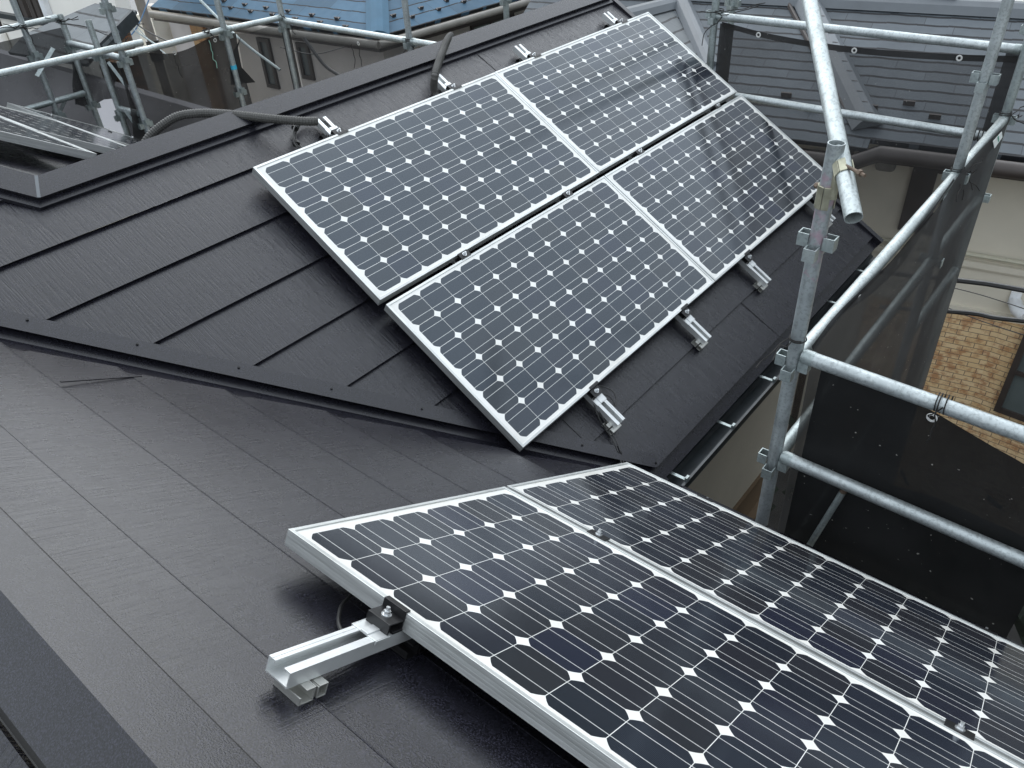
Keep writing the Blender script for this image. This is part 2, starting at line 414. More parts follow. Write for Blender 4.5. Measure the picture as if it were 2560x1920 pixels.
# --- near slope (L)
b = MB(); T = .012
lc = [-.504 + .27 * k for k in range(10)]            # u of lower edge of the courses: -.234 is k=1
for k in range(1, 11):
    u1 = -.504 + .27 * k; u0 = u1 - .275
    if k == 1: u0 = -.50
    if k == 10: u1 = 1.98
    if u0 > 1.98: break
    v0, v1 = lval(u0), lval(u1)
    pts = [(u0, v0 + .075), (u0 + .07, lval(u0 + .07)), (u1, v1), (u1, 4.5), (u0, 4.5)]
    def hh(u): return RH - .004 + .012 * (u - u0) / (u1 - u0)
    b.prism([V((-v, -u, hh(u))) for u, v in pts], (0, 0, -T))
    if k < 10: b.prism([V((-v1 - .01, -u1 + .001, hh(u1) - .0002)), V((-v1 - .01, -u1 + .0045, hh(u1) - .0002)), V((-4.5, -u1 + .0045, hh(u1) - .0002)), V((-4.5, -u1 + .001, hh(u1) - .0002))], (0, 0, .0009))
o = b.build('roof_slope', M['roofn'], house); o.matrix_local = FL
# short lap joint in the second course
b = MB(); b.prism([V((1.209, -.049, RH + .0085)), V((1.262, -.337, RH + .0085)), V((1.255, -.338, RH + .0085)), V((1.202, -.050, RH + .0085))], (0, 0, .003))
o = b.build('sheet_joint', M['trim'], house); o.matrix_local = FL
# --- far side slopes seen over the ridge (L2, N) and west slope behind the near ridge
nU, nL = FU.to_3x3() @ Z, FL.to_3x3() @ Z
PH = U(-.76, -.40, RH)
F2 = frame(PH, Y, V((-c, 0, s)))
b = MB(); b.prism([F2 @ V(p) for p in ((.0, .0, 0), (.05, -.05, 0), (2.2, -2.3, 0), (5.2, -2.3, 0), (5.2, 6, 0), (6.0 * c / 1.0, 6, 0))], (0, 0, -.02))
b.build('roof_slope', M['roof'], house)
yr = U(0, -.385, -.062)
b = MB()
b.prism([(yr.x - 2.55 + .0, yr.y + .02, yr.z - .03), (4.95, yr.y + .02, yr.z - .03), (4.95, yr.y + 1.25, yr.z - .03 - .757), (1.2 + 1.2, yr.y + 1.25, yr.z - .03 - .757)], (0, 0, -.02))
b.build('roof_slope', M['roof'], house)
# west side of the near ridge
PW = L(-.575, 0, -.055)
b = MB(); FW = frame(V((PW.x, 0, PW.z)), -Y, V((c, 0, s)))
for k in range(9):
    y1 = -.135 - .27 * k; y0 = y1 - .275
    b.prism([V((-3, y1, RH + .053)), V((4.5, y1, RH + .053)), V((4.5, y0, RH + .065)), (V((-3, y0, RH + .065)))], (0, 0, -.012))
b.build('roof_slope', M['roof'], house).matrix_local = FW
# --- ridge caps: folded profile swept along the ridge
def sweep(name, A, B, prof, mat=M['trim'], parent=house, ext0=None, ext1=None):
    """prof: list of world offsets; A,B ends"""
    b = MB(); b.loft([[A + p for p in prof], [B + p for p in prof]])
    o = b.build(name, mat, parent, recalc=False); sol = o.modifiers.new('thick', 'SOLIDIFY'); sol.thickness = .0022
    return o
eU1, eU2 = X, V((0, -c, -s)); eL1, eL2 = V((c, 0, -s)), V((0, -1, 0))
# U ridge: mitred at the corner with the hip leg
capU = [(-.387, -.060), (-.290, -.062), (-.290, -.0645), (-.2975, -.0835), (-.266, -.0870), (-.263, -.100)]
hd = V((-1, -1.169, 0))                                  # hip direction in (u,v)
hd.normalize(); hp = V((-hd.y, hd.x, 0)) * -1            # towards the far slope
def Uw(p, h): return U(p.x, p.y, h)
secL, secM, secR = [], [], []
for (v, h) in capU:
    d = v + .387                                         # distance from apex line
    # mitre: corner on the line bisecting ridge and hip
    um = -.745 - d * .50
    secM.append(U(um, v, h)); secR.append(U(3.12, v, h))
    q = V((um, v, 0)) + hd * 2.6; secL.append(U(q.x, q.y, h))
b = MB(); b.loft([secL, secM, secR])
nb = [V((0, 0.10 * c, -.10 * s)), V((0, .10 * c + .0, -.10 * s - .022)), V((0, .13, -.13 * s / c - .022))]
secMb = [secM[0]] + [secM[0] + q for q in nb]; secRb = [secR[0]] + [secR[0] + q for q in nb]
# hip leg: other face lies on the east-facing slope
hw = (secL[0] - secM[0]).normalized(); pe = hw.cross(nL).normalized()
if pe.x < 0: pe = -pe
# faces beyond the apex
b2 = MB(); b2.loft([secMb, secRb])
eo = [V((0, 0, 0)), pe * .095 - nL * .004, pe * .095 - nL * .026, pe * .125 - nL * .028]
b2.loft([[secL[0] + q for q in eo], [secM[0] + q for q in eo]])
for bb in (b, b2):
    o = bb.build('ridge_cap', M['trim'], house, recalc=False); sol = o.modifiers.new('thick', 'SOLIDIFY'); sol.thickness = .002; sol.offset = 0
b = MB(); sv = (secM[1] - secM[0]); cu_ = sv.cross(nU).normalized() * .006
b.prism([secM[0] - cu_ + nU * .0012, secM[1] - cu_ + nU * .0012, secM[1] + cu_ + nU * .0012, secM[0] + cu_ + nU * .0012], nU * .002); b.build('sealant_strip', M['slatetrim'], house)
# near ridge cap (along Y)
prof = [(.410, -.1005), (.412, -.0925), (.444, -.0915), (.436, -.0625), (.436, -.0600), (.548, -.0590)]
b = MB()
rows = []
for v in (-1.55, 4.5):
    r_ = [L(-u, v, h) for u, h in prof]
    apex = r_[-1]
    mir = [V((2 * apex.x - p.x, p.y, p.z)) for p in r_[:-1]][::-1]
    rows.append(r_ + mir)
b.loft(rows); o = b.build('ridge_cap', M['trim'], house, recalc=False); o.modifiers.new('thick', 'SOLIDIFY').thickness = .002
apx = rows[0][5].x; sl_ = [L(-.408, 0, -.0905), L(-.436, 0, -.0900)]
for sg_ in (1, -1):  # dark matte strip laid over the cap flange, mirrored on the other side
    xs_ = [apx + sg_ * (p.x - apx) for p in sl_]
    b = MB(); b.prism([V((xs_[0], 2.7, sl_[0].z)), V((xs_[1], 2.7, sl_[1].z)), V((xs_[1], -3.4, sl_[1].z)), V((xs_[0], -3.4, sl_[0].z))], (0, 0, .002)); b.build('cap_dark_strip', M['cord'], house)
# --- valley flashing
def plane_line(x):
    dU = TU.dot(nU) + RH - .018; dL = TL.dot(nL) + RH - .018
    z = (dL - s * x) / c; y = (c * z - dU) / s; return V((x, y, z))
A, B = plane_line(.15), plane_line(2.30)
b = MB(); wU = V((0, c, s)); wL = V((-c, 0, s))
b.loft([[A + wU * .20 + nU * .0, A + wU * .035, A, A + wL * .035, A + wL * .22], [B + wU * .20, B + wU * .035, B, B + wL * .035, B + wL * .22]])
o = b.build('valley_flashing', M['trim'], house, recalc=False); o.modifiers.new('thick', 'SOLIDIFY').thickness = .0015
# folded edge of the far slope along the valley: flat strip and drop
b = MB()
P0, P1 = (-1.75, uval(-1.75)), (.475, uval(.475))
dv = V((1, 1.169, 0)).normalized(); pp = V((dv.y, -dv.x, 0))      # towards +u, away from the valley
def e(p, d, h): return U(p[0] + pp.x * d, p[1] + pp.y * d, h)
b.loft([[e(p, .06, RH + .0105), e(p, -.006, RH + .0118), e(p, -.006, RH + .0095), e(p, .020, RH - .028)] for p in (P0, P1)])
o = b.build('valley_trim', M['trim'], house, recalc=False); o.modifiers.new('thick', 'SOLIDIFY').thickness = .0015
b = MB()
Q0, Q1 = (-.15, lval(-.15)), (1.98, lval(1.98)); dl = V((1, .856, 0)).normalized(); pl = V((-dl.y, dl.x, 0))
def e2(p, d, h): return L(p[0] + pl.x * d, p[1] + pl.y * d, h)
b.loft([[e2(p, .03, RH - .010), e2(p, -.010, RH - .010), e2(p, -.012, RH - .018)] for p in (Q0, Q1)])
o = b.build('valley_trim', M['trim'], house, recalc=False); o.modifiers.new('thick', 'SOLIDIFY').thickness = .0012
# --- screws
scr = None
def screw(P, n):
    global scr
    if scr is None:
        bb = MB(); bb.tube([(0, 0, 0), (0, 0, .0018)], .0052, 10); bb.tube([(0, 0, .002), (0, 0, .006)], .0042, 6)
        o = bb.build('screw', M['black'], house); scr = o
    else:
        o = scr.copy(); C.objects.link(o); o.parent = house
    o.matrix_local = M3.Translation(P) @ n.to_track_quat('Z', 'Y').to_matrix().to_4x4()
riser_n = eU2
for px_ in ((210, 463), (469, 375), (718, 289), (901, 222), (1057, 165), (1199, 117), (1336, 66), (1437, 28)):
    r = ray(px_); P = U(0, -.2915, -.073); q = r * (P.dot(eU2) / r.dot(eU2)); screw(q, eU2)
for px_ in ((68, 800), (343, 861), (597, 919), (829, 972), (1055, 1022), (1456, 1113), (1640, 1157)):
    screw(onpl(px_, U(0, 0, RH + .0115), nU), nU)
# --- eave: starter strip, fascia, soffit, walls
b = MB()
b.prism([U(.455, 2.055, RH - .014), U(3.15, 2.055, RH - .014), U(3.15, 2.128, RH - .016), U(.30, 2.128, RH - .016)], nU * -.004)
b.prism([U(.27, 2.06, RH - .020), U(.455, 2.06, RH - .018), U(.40, 2.150, RH - .022), U(.0, 2.150, RH - .022)], nU * -.004)
b.build('eave_flashing', M['trim'], house)
b = MB(); b.box((2.32, 1.205, -2.62), (4.95, 1.235, -2.425)); b.box((2.03, -6, -2.62), (2.06, 1.0, -2.45))
b.build('fascia', M['gutter'], house)
b = MB(); b.box((2.5, 1.50, -8.3), (4.62, 1.62, -4.15)); o = b.build('wall_lower', M['wallbrown'], house)
b = MB(); b.box((2.03 - .6, 1.236, -2.64), (4.95, 1.50, -2.60)); b.build('soffit', M['wall'], house)
for lo_, hi_ in (((2.0, 1.45, -4.15), (4.62, 1.6, -2.62)), ((1.72, -6, -8.3), (1.85, 1.44, -2.6)), ((4.45, 1.64, -8.3), (4.62, 4.28, -2.65)), ((2.0, 4.3, -8.3), (4.62, 4.5, -2.65)), ((-6, -6, -8.3), (-5.8, 9, -3.2)), ((2.6, 4.52, -8.3), (2.7, 8, -2.65))):
    b = MB(); b.box(lo_, hi_); b.build('wall', M['wall'], house)
b = MB(); b.box((1.95, 1.425, -4.175), (4.62, 1.452, -4.145)); b.box((1.95, 1.44, -4.66), (4.62, 1.50, -4.645)); b.build('wall_band', M['wallbrown'], house)
# barge (verge) trim at the gable
b = MB(); b.prism([U(3.125, -.40, RH + .02), U(3.165, -.40, RH + .02), U(3.165, 2.13, RH + .02), U(3.125, 2.13, RH + .02)], nU * -.10); b.build('verge_trim', M['trim'], house)
# box gutter
b = MB(); gp = [(1.200, -2.44), (1.200, -2.515), (1.185, -2.53), (1.120, -2.53), (1.100, -2.515), (1.096, -2.445), (1.084, -2.445)]
b.loft([[V((x_, y_, z_)) for y_, z_ in gp] for x_ in (2.27, 4.98)])
gut = b.build('gutter', M['gutter'], house, recalc=False); gut.modifiers.new('thick', 'SOLIDIFY').thickness = .003
gb0 = None
for x_ in (2.36, 2.80, 3.25, 3.7, 4.15, 4.6):
    if gb0 is None:
        b = MB(); b.box((-.008, 1.094, -2.452), (.008, 1.235, -2.447)); b.box((-.012, 1.088, -2.46), (.012, 1.100, -2.430)); gb0 = b.build('gutter_bracket', M['galvd'], gut); k = gb0
    else:
        k = gb0.copy(); C.objects.link(k); k.parent = gut
    k.location = (x_, 0, 0)

# ================================================================== SOLAR PANELS
def make_panel(name='solar_panel'):
    root = bpy.data.objects.new(name, None); C.objects.link(root)
    hx, hy = .7965, .4065; t, d0, d1, lip = .0105, -.035, .0035, .002
    b = MB()
    b.box((-hx, -hy, d0), (hx, -hy + t, d1)); b.box((-hx, hy - t, d0), (hx, hy, d1))
    b.box((-hx, -hy + t, d0), (-hx + t, hy - t, d1 - .0003)); b.box((hx - t, -hy + t, d0), (hx, hy - t, d1 - .0003))
    b.build('frame', M['frame'], root, bevel=.0008)
    b = MB(); b.box((-hx + t, -hy + t, -.004), (hx - t, hy - t, 0)); b.build('glass', M['cells'], root)
    b = MB(); b.box((-hx + t, -hy + t, -.010), (hx - t, hy - t, -.0045)); b.box((.3, -.08, -.028), (.42, .08, -.010)); b.build('backsheet', M['backsheet'], root)
    return root
proto = None
def panel(mat, label, group):
    global proto
    if proto is None: proto = make_panel(); o = proto
    else: o = copy_tree(proto)
    o.matrix_world = mat; tag(o, label, 'solar panel', group); return o
def loc(F, p): return F @ M3.Translation(V(p))
GU = 'solar panels on the far roof slope'
panel(loc(FU, (.765, -.3825, 0)), 'upper left solar panel of the four, next to the coiled cable', GU)
panel(loc(FU, (.765 + 1.596, -.3825 + .002, 0)), 'upper right solar panel of the four, nearest the gable end, with dark reflections', GU)
panel(loc(FU, (.765 + .0055, -.3825 - .842, 0)), 'lower left solar panel of the four, its corner closest to the valley', GU)
panel(loc(FU, (.765 + .0055 + 1.598, -.3825 - .842, 0)), 'lower right solar panel of the four, beside the scaffold post with the brass clamp', GU)
GL = 'solar panels in the foreground'
panel(loc(FL, (-.765, -.3825, 0)), 'largest nearest solar panel, held by the black clamp on the protruding rail', GL)
panel(loc(FL, (-.765 + .001, -.3825 - .8286, 0)), 'foreground solar panel on the gutter side, behind the nearest one', GL)
G2 = 'solar panels on the back roof slope'
HB = .160
for (u0, v0, lb) in ((-.285, -.68, 'back slope panel nearest the hip, at the left edge, its bright frame side showing'),
                     (.545, -1.345, 'middle panel of the three on the back slope at the left edge'),
                     (1.375, -2.20, 'farthest panel of the three on the back slope, beside the scaffold posts')):
    cv = v0 - .80; cu = u0 + .4125
    panel(loc(FL2, (-cv, -cu, HB)), lb, G2)

# ================================================================== MOUNTING RAILS
def make_clamp(root, y, sgn, mid=False):
    """clamp at local y on the rail; the panel edge lies on the +sgn side"""
    b = MB()
    top = .0
    b.box((-.031, y - .020, -.035), (.031, y + .016, -.030))
    if mid:
        b.box((-.026, y - .009, -.030), (.026, y + .009, -.004)); b.box((-.030, y - .017, .004), (.030, y + .017, .0065)); z0 = .0065
    else:
        q = lambda a_, b_: (min(a_ * sgn, b_ * sgn), max(a_ * sgn, b_ * sgn))
        y0, y1 = q(-.030, -.026); b.box((-.030, y + y0, -.034), (.030, y + y1, -.012))
        y0, y1 = q(-.030, .008); b.box((-.030, y + y0, -.014), (.030, y + y1, -.011))
        y0, y1 = q(.008, .0115); b.box((-.030, y + y0, -.034), (.030, y + y1, .0065))
        y0, y1 = q(.008, .022); b.box((-.030, y + y0, .0040), (.030, y + y1, .0068)); z0 = -.011
    cl = b.build('clamp', M['black'], root, bevel=.0008)
    yy = y - .010 * sgn if not mid else y
    b = MB(); b.tube([(0, yy, z0), (0, yy, z0 + .0022)], .0105, 16); b.tube([(0, yy, z0 + .002), (0, yy, z0 + .0095)], .0075, 6); b.tube([(0, yy, z0 + .009), (0, yy, z0 + .017)], .0042, 10)
    b.build('bolt', M['bolt'], cl, smooth=True)
    if not mid:
        b = MB(); q = sorted((-.062 * sgn, -.024 * sgn)); b.box((-.034, y + q[0], -.0365), (.034, y + q[1], -.0335)); b.box((-.0335, y + q[0], -.042), (-.0305, y + q[1], -.0335)); b.box((.0305, y + q[0], -.042), (.0335, y + q[1], -.0335)); b.box((-.010, y + q[0] + .004, -.0335), (.010, y + q[1], -.0310))
        b.build('saddle', M['rail'], cl, bevel=.0006)
def make_rail(length, clamps, feet):
    """rail along local +y from 0 to length; profile 58 x 30 mm with its top at h=-.035"""
    root = bpy.data.objects.new('mounting_rail', None); C.objects.link(root)
    W, T, B_ = .029, -.0355, -.0655
    prof = [(-W, T), (-.0115, T), (-.0115, T - .005), (-.0135, T - .005), (-.0135, T - .0022), (-W + .0022, T - .0022), (-W + .0022, B_ + .0025), (W - .0022, B_ + .0025), (W - .0022, T - .0022), (.0135, T - .0022), (.0135, T - .005), (.0115, T - .005), (.0115, T), (.019, T), (.0195, T - .001), (.0205, T - .001), (.021, T), (W, T), (W, B_), (.026, B_), (.026, B_ - .002), (.024, B_ - .002), (.024, B_), (-.024, B_), (-.024, B_ - .002), (-.026, B_ - .002), (-.026, B_), (-W, B_)]
    b = MB(); b.loft([[V((x_, y_, z_)) for x_, z_ in prof] for y_ in (0, length)], caps=True, closed=True)
    b.build('rail_body', M['rail'], root)
    for (y, sg, mid) in clamps: make_clamp(root, y, sg, mid)
    for i, y in enumerate(feet):
        b = MB(); zb = -.0935
        # long bent base strip, two cheeks gripping the folded seam, top bridge
        x0, x1 = -.048, .020
        b.box((x0, y + .024, zb), (x1, y + .034, zb + .003)); b.box((x0, y + .031, zb + .003), (x1, y + .034, zb + .015)); b.box((x0, y + .002, zb), (x1, y + .024, zb + .0025))
        b.box((x0, y + .002, zb + .0025), (x1, y + .0048, -.0655)); b.box((x0, y + .0048, -.0690), (x1, y + .022, -.0662))
        b.box((x0, y - .0065, zb + .001), (x1 - .004, y - .004, -.070)); b.box((x0, y - .026, zb), (x1 - .004, y - .0065, zb + .0028)); b.box((x0, y - .026, zb + .0028), (x1 - .004, y - .0235, -.068)); b.box((x0, y - .0235, -.0705), (x1 - .004, y - .0065, -.0680))
        b.build('rail_foot', M['silverdull'] if i == 0 else M['black'], root, bevel=.0006)
    return root
GR = 'mounting rails on the far roof slope'
RUp = make_rail(1.99, [(.1795, 1, False), (1.0185, 1, True), (1.8575, -1, False)], [.015, .29, .83, 1.37, 1.90])
# local y=0 at the lower end (v=1.82); panels' lower edge v=1.6355, upper edge v=-.030
names = [(.469, 'first rail from the valley under the four panels, with cables tied on'), (1.256, 'second rail from the valley under the four panels'),
         (1.942, 'third rail from the valley, under the right hand pair of panels'), (2.862, 'rail nearest the gable end, almost hidden behind the scaffold post')]
for i, (u, lb) in enumerate(names):
    o = RUp if i == 0 else copy_tree(RUp)
    o.matrix_world = loc(FU, (u, -1.822, 0)); tag(o, lb, 'rail', GR)
# near slope rails: lower (gutter) end at u=1.72, upper end at u=-.291
RLp = make_rail(2.03, [(.110, 1, False), (.942, 1, True), (1.7745, -1, False)], [1.979, 1.715, 1.2, .6, .1])
RLp.matrix_world = loc(FL, (-.303, -1.739, 0)); tag(RLp, 'bright aluminium rail protruding from under the nearest panel', 'rail', 'mounting rails of the foreground panels')
o = copy_tree(RLp); o.matrix_world = loc(FL, (-1.241, -1.739, 0)); tag(o, 'second foreground rail, only its black clamp shows in the gap between the two near panels', 'rail', 'mounting rails of the foreground panels')
o = copy_tree(RUp); o.matrix_world = loc(FL2, (3.42, -2.10, HB)); o.scale = (1, .55, 1); tag(o, 'white rail end poking past the back slope panels at the left edge', 'rail')

# ================================================================== CONDUITS AND CABLES
def conduit(name, pts, r, label, parts=()):
    P = spline(pts, 30); L_ = [P[0]]; acc = 0
    # resample evenly
    out = [P[0]]; step = .0028; rem = step
    for a_, b_ in zip(P, P[1:]):
        d = (b_ - a_).length; t = 0
        while d - t >= rem:
            t += rem; out.append(a_.lerp(b_, t / d)); rem = step
        rem -= d - t
    b = MB(); b.tube(out, r, 12, rf=lambda i: r * (1.0 if (i % 4) in (0, 1) else .88))
    o = b.build(name, M['conduit']); return tag(o, label, 'conduit')
conduit('corrugated_conduit', [ony((792, 303), 3.00), ony((760, 303), 3.02), ony((690, 298), 3.11), ony((625, 291), 3.22), ony((560, 284.5), 3.32), ony((500, 283), 3.40), ony((445, 291), 3.46), ony((400, 318), 3.50), ony((368, 350), 3.52), ony((345, 400), 3.53)], .0205,
        'grey corrugated conduit arching over the ridge at the left, beside the cable coil')
conduit('corrugated_conduit', [onpl((1104, 262), U(0, 0, -.070), nU), onpl((1086, 228), U(0, 0, -.068), nU), ony((1087, 190), 3.00), ony((1098, 152), 3.08), ony((1108, 125), 3.19), ony((1118, 100), 3.27), ony((1127, 89), 3.36), ony((1120, 98), 3.47), ony((1108, 120), 3.52)], .0205,
        'grey corrugated conduit bent over the ridge behind the second rail end')
# cable coil
b = MB()
for k in range(5):
    pts = []
    rr = .075 + .006 * k; cx, cy = .392 + .004 * random.uniform(-1, 1), -.128 + .004 * random.uniform(-1, 1)
    for t in range(41):
        a_ = 2 * math.pi * t / 40; f_ = .84 + .055 * k; pts.append(onpl((776 + 44 * f_ * math.cos(a_) + 2 * math.sin(k * 5), 337 + 43 * f_ * math.sin(a_) + 1.5 * math.cos(k * 3)), U(0, 0, -.075 + .008 * k), nU))
    b.tube(pts, .0034, 8)
coil = b.build('cable_coil', M['dark'], smooth=True); tag(coil, 'coil of black cable lying on the roof by the first rail end', 'cable')
b = MB()
for a_ in (2.6, 3.6, 5.6):
    b = MB()
    P = onpl((776 + 42 * math.cos(a_), 337 + 41 * math.sin(a_)), U(0, 0, -.06), nU); d = onpl((776 + 42 * math.cos(a_ + .2), 337 + 41 * math.sin(a_ + .2)), U(0, 0, -.06), nU) - P
    d.normalize(); b.tube([P - d * .008, P + d * .008], .017, 10); b.build('cable_tie', M['dark'], coil)
def cable(name, paths, r, label):
    b = MB()
    for p in paths: b.tube(spline(p, 10), r, 8)
    return tag(b.build(name, M['dark'], smooth=True), label, 'cable')
cable('cable', [[onpl(p, U(0, 0, h_), nU) for p, h_ in (((1478, 985), -.05), ((1487, 1018), -.055), ((1498, 1046), -.07), ((1513, 1072), RH + .012), ((1531, 1097), RH + .012), ((1545, 1128), RH + .012), ((1552, 1152), RH + .012))] + [onpl((1556, 1172), L(0, 0, -.05), nL), onpl((1562, 1200), L(0, 0, -.06), nL)],
                [onpl(p, U(0, 0, h_), nU) for p, h_ in (((1484, 985), -.05), ((1494, 1018), -.055), ((1508, 1046), -.07), ((1521, 1071), RH + .015), ((1538, 1096), RH + .015), ((1551, 1127), RH + .015), ((1558, 1152), RH + .015))] + [onpl((1562, 1172), L(0, 0, -.05), nL), onpl((1567, 1200), L(0, 0, -.06), nL)]],
      .0032, 'twin black cables dropping from the lowest rail end across the valley to the near panels')
cable('cable', [[onpl(p, U(0, 0, -.05), nU) for p in ((1490, 965), (1510, 967), (1532, 978), (1541, 998), (1539, 1013), (1532, 1018))],
                [onpl(p, U(0, 0, -.06), nU) for p in ((1505, 985), (1522, 990), (1533, 1003), (1535, 1016), (1524, 1012))]], .003, 'small loop of black cable beside the lowest rail end')
cable('cable', [[onpl(p, L(0, 0, h_), nL) for p, h_ in (((930, 1470), -.06), ((893, 1478), -.07), ((858, 1508), -.08), ((847, 1540), -.085), ((850, 1570), -.085), ((873, 1592), -.08), ((930, 1600), -.075))]], .0042,
      'black cable looping out from under the nearest panel beside the rail')

# ================================================================== SCAFFOLDING
RT = .0243
def coupler(bm_, P, zr=0, size=1):
    """four wedge pockets round a post"""
    for k, (dx, dy) in enumerate(((1, 0), (0, 1), (-1, 0), (0, -1))):
        h0 = P.z + (-.030 if k % 2 == 0 else .0); h1 = h0 + .042
        rot = M3.Translation((P.x, P.y, 0)) @ M3.Rotation(math.atan2(dy, dx) + zr, 4, 'Z')
        w_, d_ = .019, .034; o_ = RT - .002
        bm_.box((o_, -w_, h0), (o_ + d_, -w_ + .0035, h1), rot); bm_.box((o_, w_ - .0035, h0), (o_ + d_, w_, h1), rot)
        bm_.box((o_ + d_ - .0035, -w_ + .0035, h0), (o_ + d_, w_ - .0035, h1), rot)
GP = 'upright scaffold posts'
def post(x, y, z0, z1, pockets, label, mat='galv', cap=True):
    root = empty('scaffold_post', label, 'scaffold post', M3.Translation((x, y, 0)), GP)
    b = MB(); b.tube([(0, 0, z0), (0, 0, z1)], RT, 20, inner=.0215 if cap else None); b.build('tube', M[mat], root, smooth=True)
    for z in pockets:
        b = MB(); coupler(b, V((0, 0, z))); b.build('coupler', M['galvd'], root)
    return root
GRL = 'horizontal scaffold rails'
def rail(A, B, label, mat='galv', pins=True):
    A, B = V(A), V(B); d = (B - A).normalized()
    root = empty('scaffold_rail', label, 'scaffold rail', M3.Translation(A), GRL)
    b = MB(); n = 14
    b.tube([V((0, 0, 0)) + d * ((B - A).length * k / n) for k in range(n + 1)], RT, 20); b.build('tube', M[mat], root, smooth=True)
    if pins:
        for P, q in ((V((0, 0, 0)), -1), (B - A, 1)):
            b = MB(); b.tube([P - d * .004 * q, P + d * .010 * q], RT * .9, 16)
            e_ = P + d * .012 * q; b.box((e_.x - .008, e_.y - .008, e_.z - .05), (e_.x + .008, e_.y + .008, e_.z + .015))
            b.tube([P - d * .03 * q, P + d * .002 * q], RT * 1.07, 20); b.build('end_socket', M['galvd'], root, smooth=True)
    return root
XP, YP = 2.235, .700
post(XP, YP, -8.3, -.828, [-1.150, -1.600, -2.050, -2.5], 'short nearest scaffold post with pink stains and an open top, carrying the brass clamp', 'galvp')
post(4.11, YP, -8.3, 1.2, [-1.140, -1.60, -2.05, -.70], 'tall scaffold post on the right, rising out of the picture past the slate roof')
post(5.00, YP, -8.3, .8, [-1.125, -1.58, -2.03], 'scaffold post at the far right corner where the nets meet', 'galvd')
post(5.10, 2.53, -8.3, .8, [-1.235, -1.66], 'scaffold post behind the gable end holding the upper right rail', 'galvd')
post(5.75, 2.72, -8.3, .8, [-1.30], 'thinner looking outer scaffold post just behind the one at the gable end', 'galvd')
rail((XP + .03, YP, -1.578), (4.08, YP, -1.568), 'bright handrail running away from the short post along the right hand net', 'galvb')
rail((4.14, YP, -1.566), (4.97, YP, -1.552), 'far end of the handrail beyond the tall post, carrying a sticker', 'galvb')
rail((XP, YP - .035, -1.545), (XP, -1.9, -1.60), 'upper thick rail running from the short post to the right edge')
rail((XP, YP - .035, -1.995), (XP, -1.9, -2.05), 'lower thick rail below it, running to the right edge')
rail((5.10, 2.50, -1.222), (5.02, .73, -1.205), 'upper rail in front of the grey slate roof, top right')
rail((5.10, 2.50, -1.705), (5.02, .73, -1.672), 'rail with a scuffed dark patch in front of the grey slate roof')
rail((XP + .03, YP + .0, -2.03), (4.08, YP, -2.03), 'first rail seen through the right hand net', 'galvd')
rail((4.14, YP, -2.02), (4.97, YP, -2.02), 'far section of the first rail seen through the net', 'galvd')
rail((XP + .03, YP, -2.95), (4.08, YP, -2.95), 'deep rail seen dimly through the near net', 'galvd')
rail((4.14, YP, -2.48), (4.97, YP, -2.48), 'second far rail seen through the right hand net', 'galvd')
pa_, pb_ = onx((2113, 1220), 2.262), onx((1996, 1408), 2.262)
root = empty('scaffold_pole', 'thin pole with a rusty cut end, slanting down in front of the dark net', 'scaffold pole', M3.Translation(pa_))
b = MB(); b.tube([V((0, 0, 0)), (pb_ - pa_) * 1.4], .012, 14); b.build('tube', M['galvd'], root, smooth=True)
b = MB(); b.tube([-(pb_ - pa_).normalized() * .004, (pb_ - pa_).normalized() * .022], .0128, 14); b.build('rusty_end', M['rust'], root, smooth=True)
# diagonal brace pole with swivel clamp
Dt, Db = ray((2012, -60)) * 2.62, ray((2134, 545)) * 2.13
root = empty('brace_pole', 'bright sloping scaffold pole with an open cut end, clamped to the short post', 'scaffold pole', M3.Translation(Db))
b = MB(); b.tube([V((0, 0, 0)), (Dt - Db) * 1.6], RT, 24, inner=.0218); b.build('tube', M['galvb'], root, smooth=True)
Pc = V((XP, YP, -.985))
root = empty('swivel_clamp', 'brass coloured swivel clamp joining the short post and the sloping pole', 'clamp', M3.Translation(Pc))
ax = (Dt - Db).normalized(); nearD = Db + ax * (Pc - Db).dot(ax) - Pc
side = nearD.copy(); side.z = 0; side.normalize()
b = MB()
for zz in (0,):
    # split ring round the post: hexagonal band
    for k in range(8):
        a0, a1 = 2 * math.pi * k / 8, 2 * math.pi * (k + .93) / 8
        if k == 5: continue
        r0, r1 = RT + .001, RT + .006
        b.prism([(r0 * math.cos(a0), r0 * math.sin(a0), -.036), (r1 * math.cos(a0), r1 * math.sin(a0), -.036), (r1 * math.cos(a1), r1 * math.sin(a1), -.036), (r0 * math.cos(a1), r0 * math.sin(a1), -.036)], (0, 0, .070))
b.build('clamp_jaw', M['clampg'], root, bevel=.002)
q = ax.to_track_quat('Z', 'Y').to_matrix().to_4x4(); q.translation = nearD
b = MB()
for k in range(8):
    a0, a1 = 2 * math.pi * k / 8, 2 * math.pi * (k + .93) / 8
    if k == 2: continue
    r0, r1 = RT + .001, RT + .005
    b.prism([q @ V((r_ * math.cos(t), r_ * math.sin(t), -.022)) for r_, t in ((r0, a0), (r1, a0), (r1, a1), (r0, a1))], ax * .044)
b.build('clamp_jaw', M['clampg'], root, bevel=.0015)
b = MB(); b.tube([side * (RT + .002), nearD - side * (RT + .002)], .012, 10); b.build('pivot', M['clampg'], root, smooth=True)
cr_ = R0
perp = side.cross(Z).normalized()
b = MB()
tip = -R2 * .030
b.tube([-side * .055 + tip * .6 + V((0, 0, .006)), -side * .015 + tip * 1.0 + V((0, 0, .006))], .0055, 8); b.tube([-side * .058 + tip * .6 + V((0, 0, .006)), -side * .046 + tip * .7 + V((0, 0, .006))], .009, 6)
b.build('bolt', M['rust'], root, smooth=True); b = MB()
st = nearD + tip * 1.1 - side * .03; en = nearD + tip * .9 + side * .066
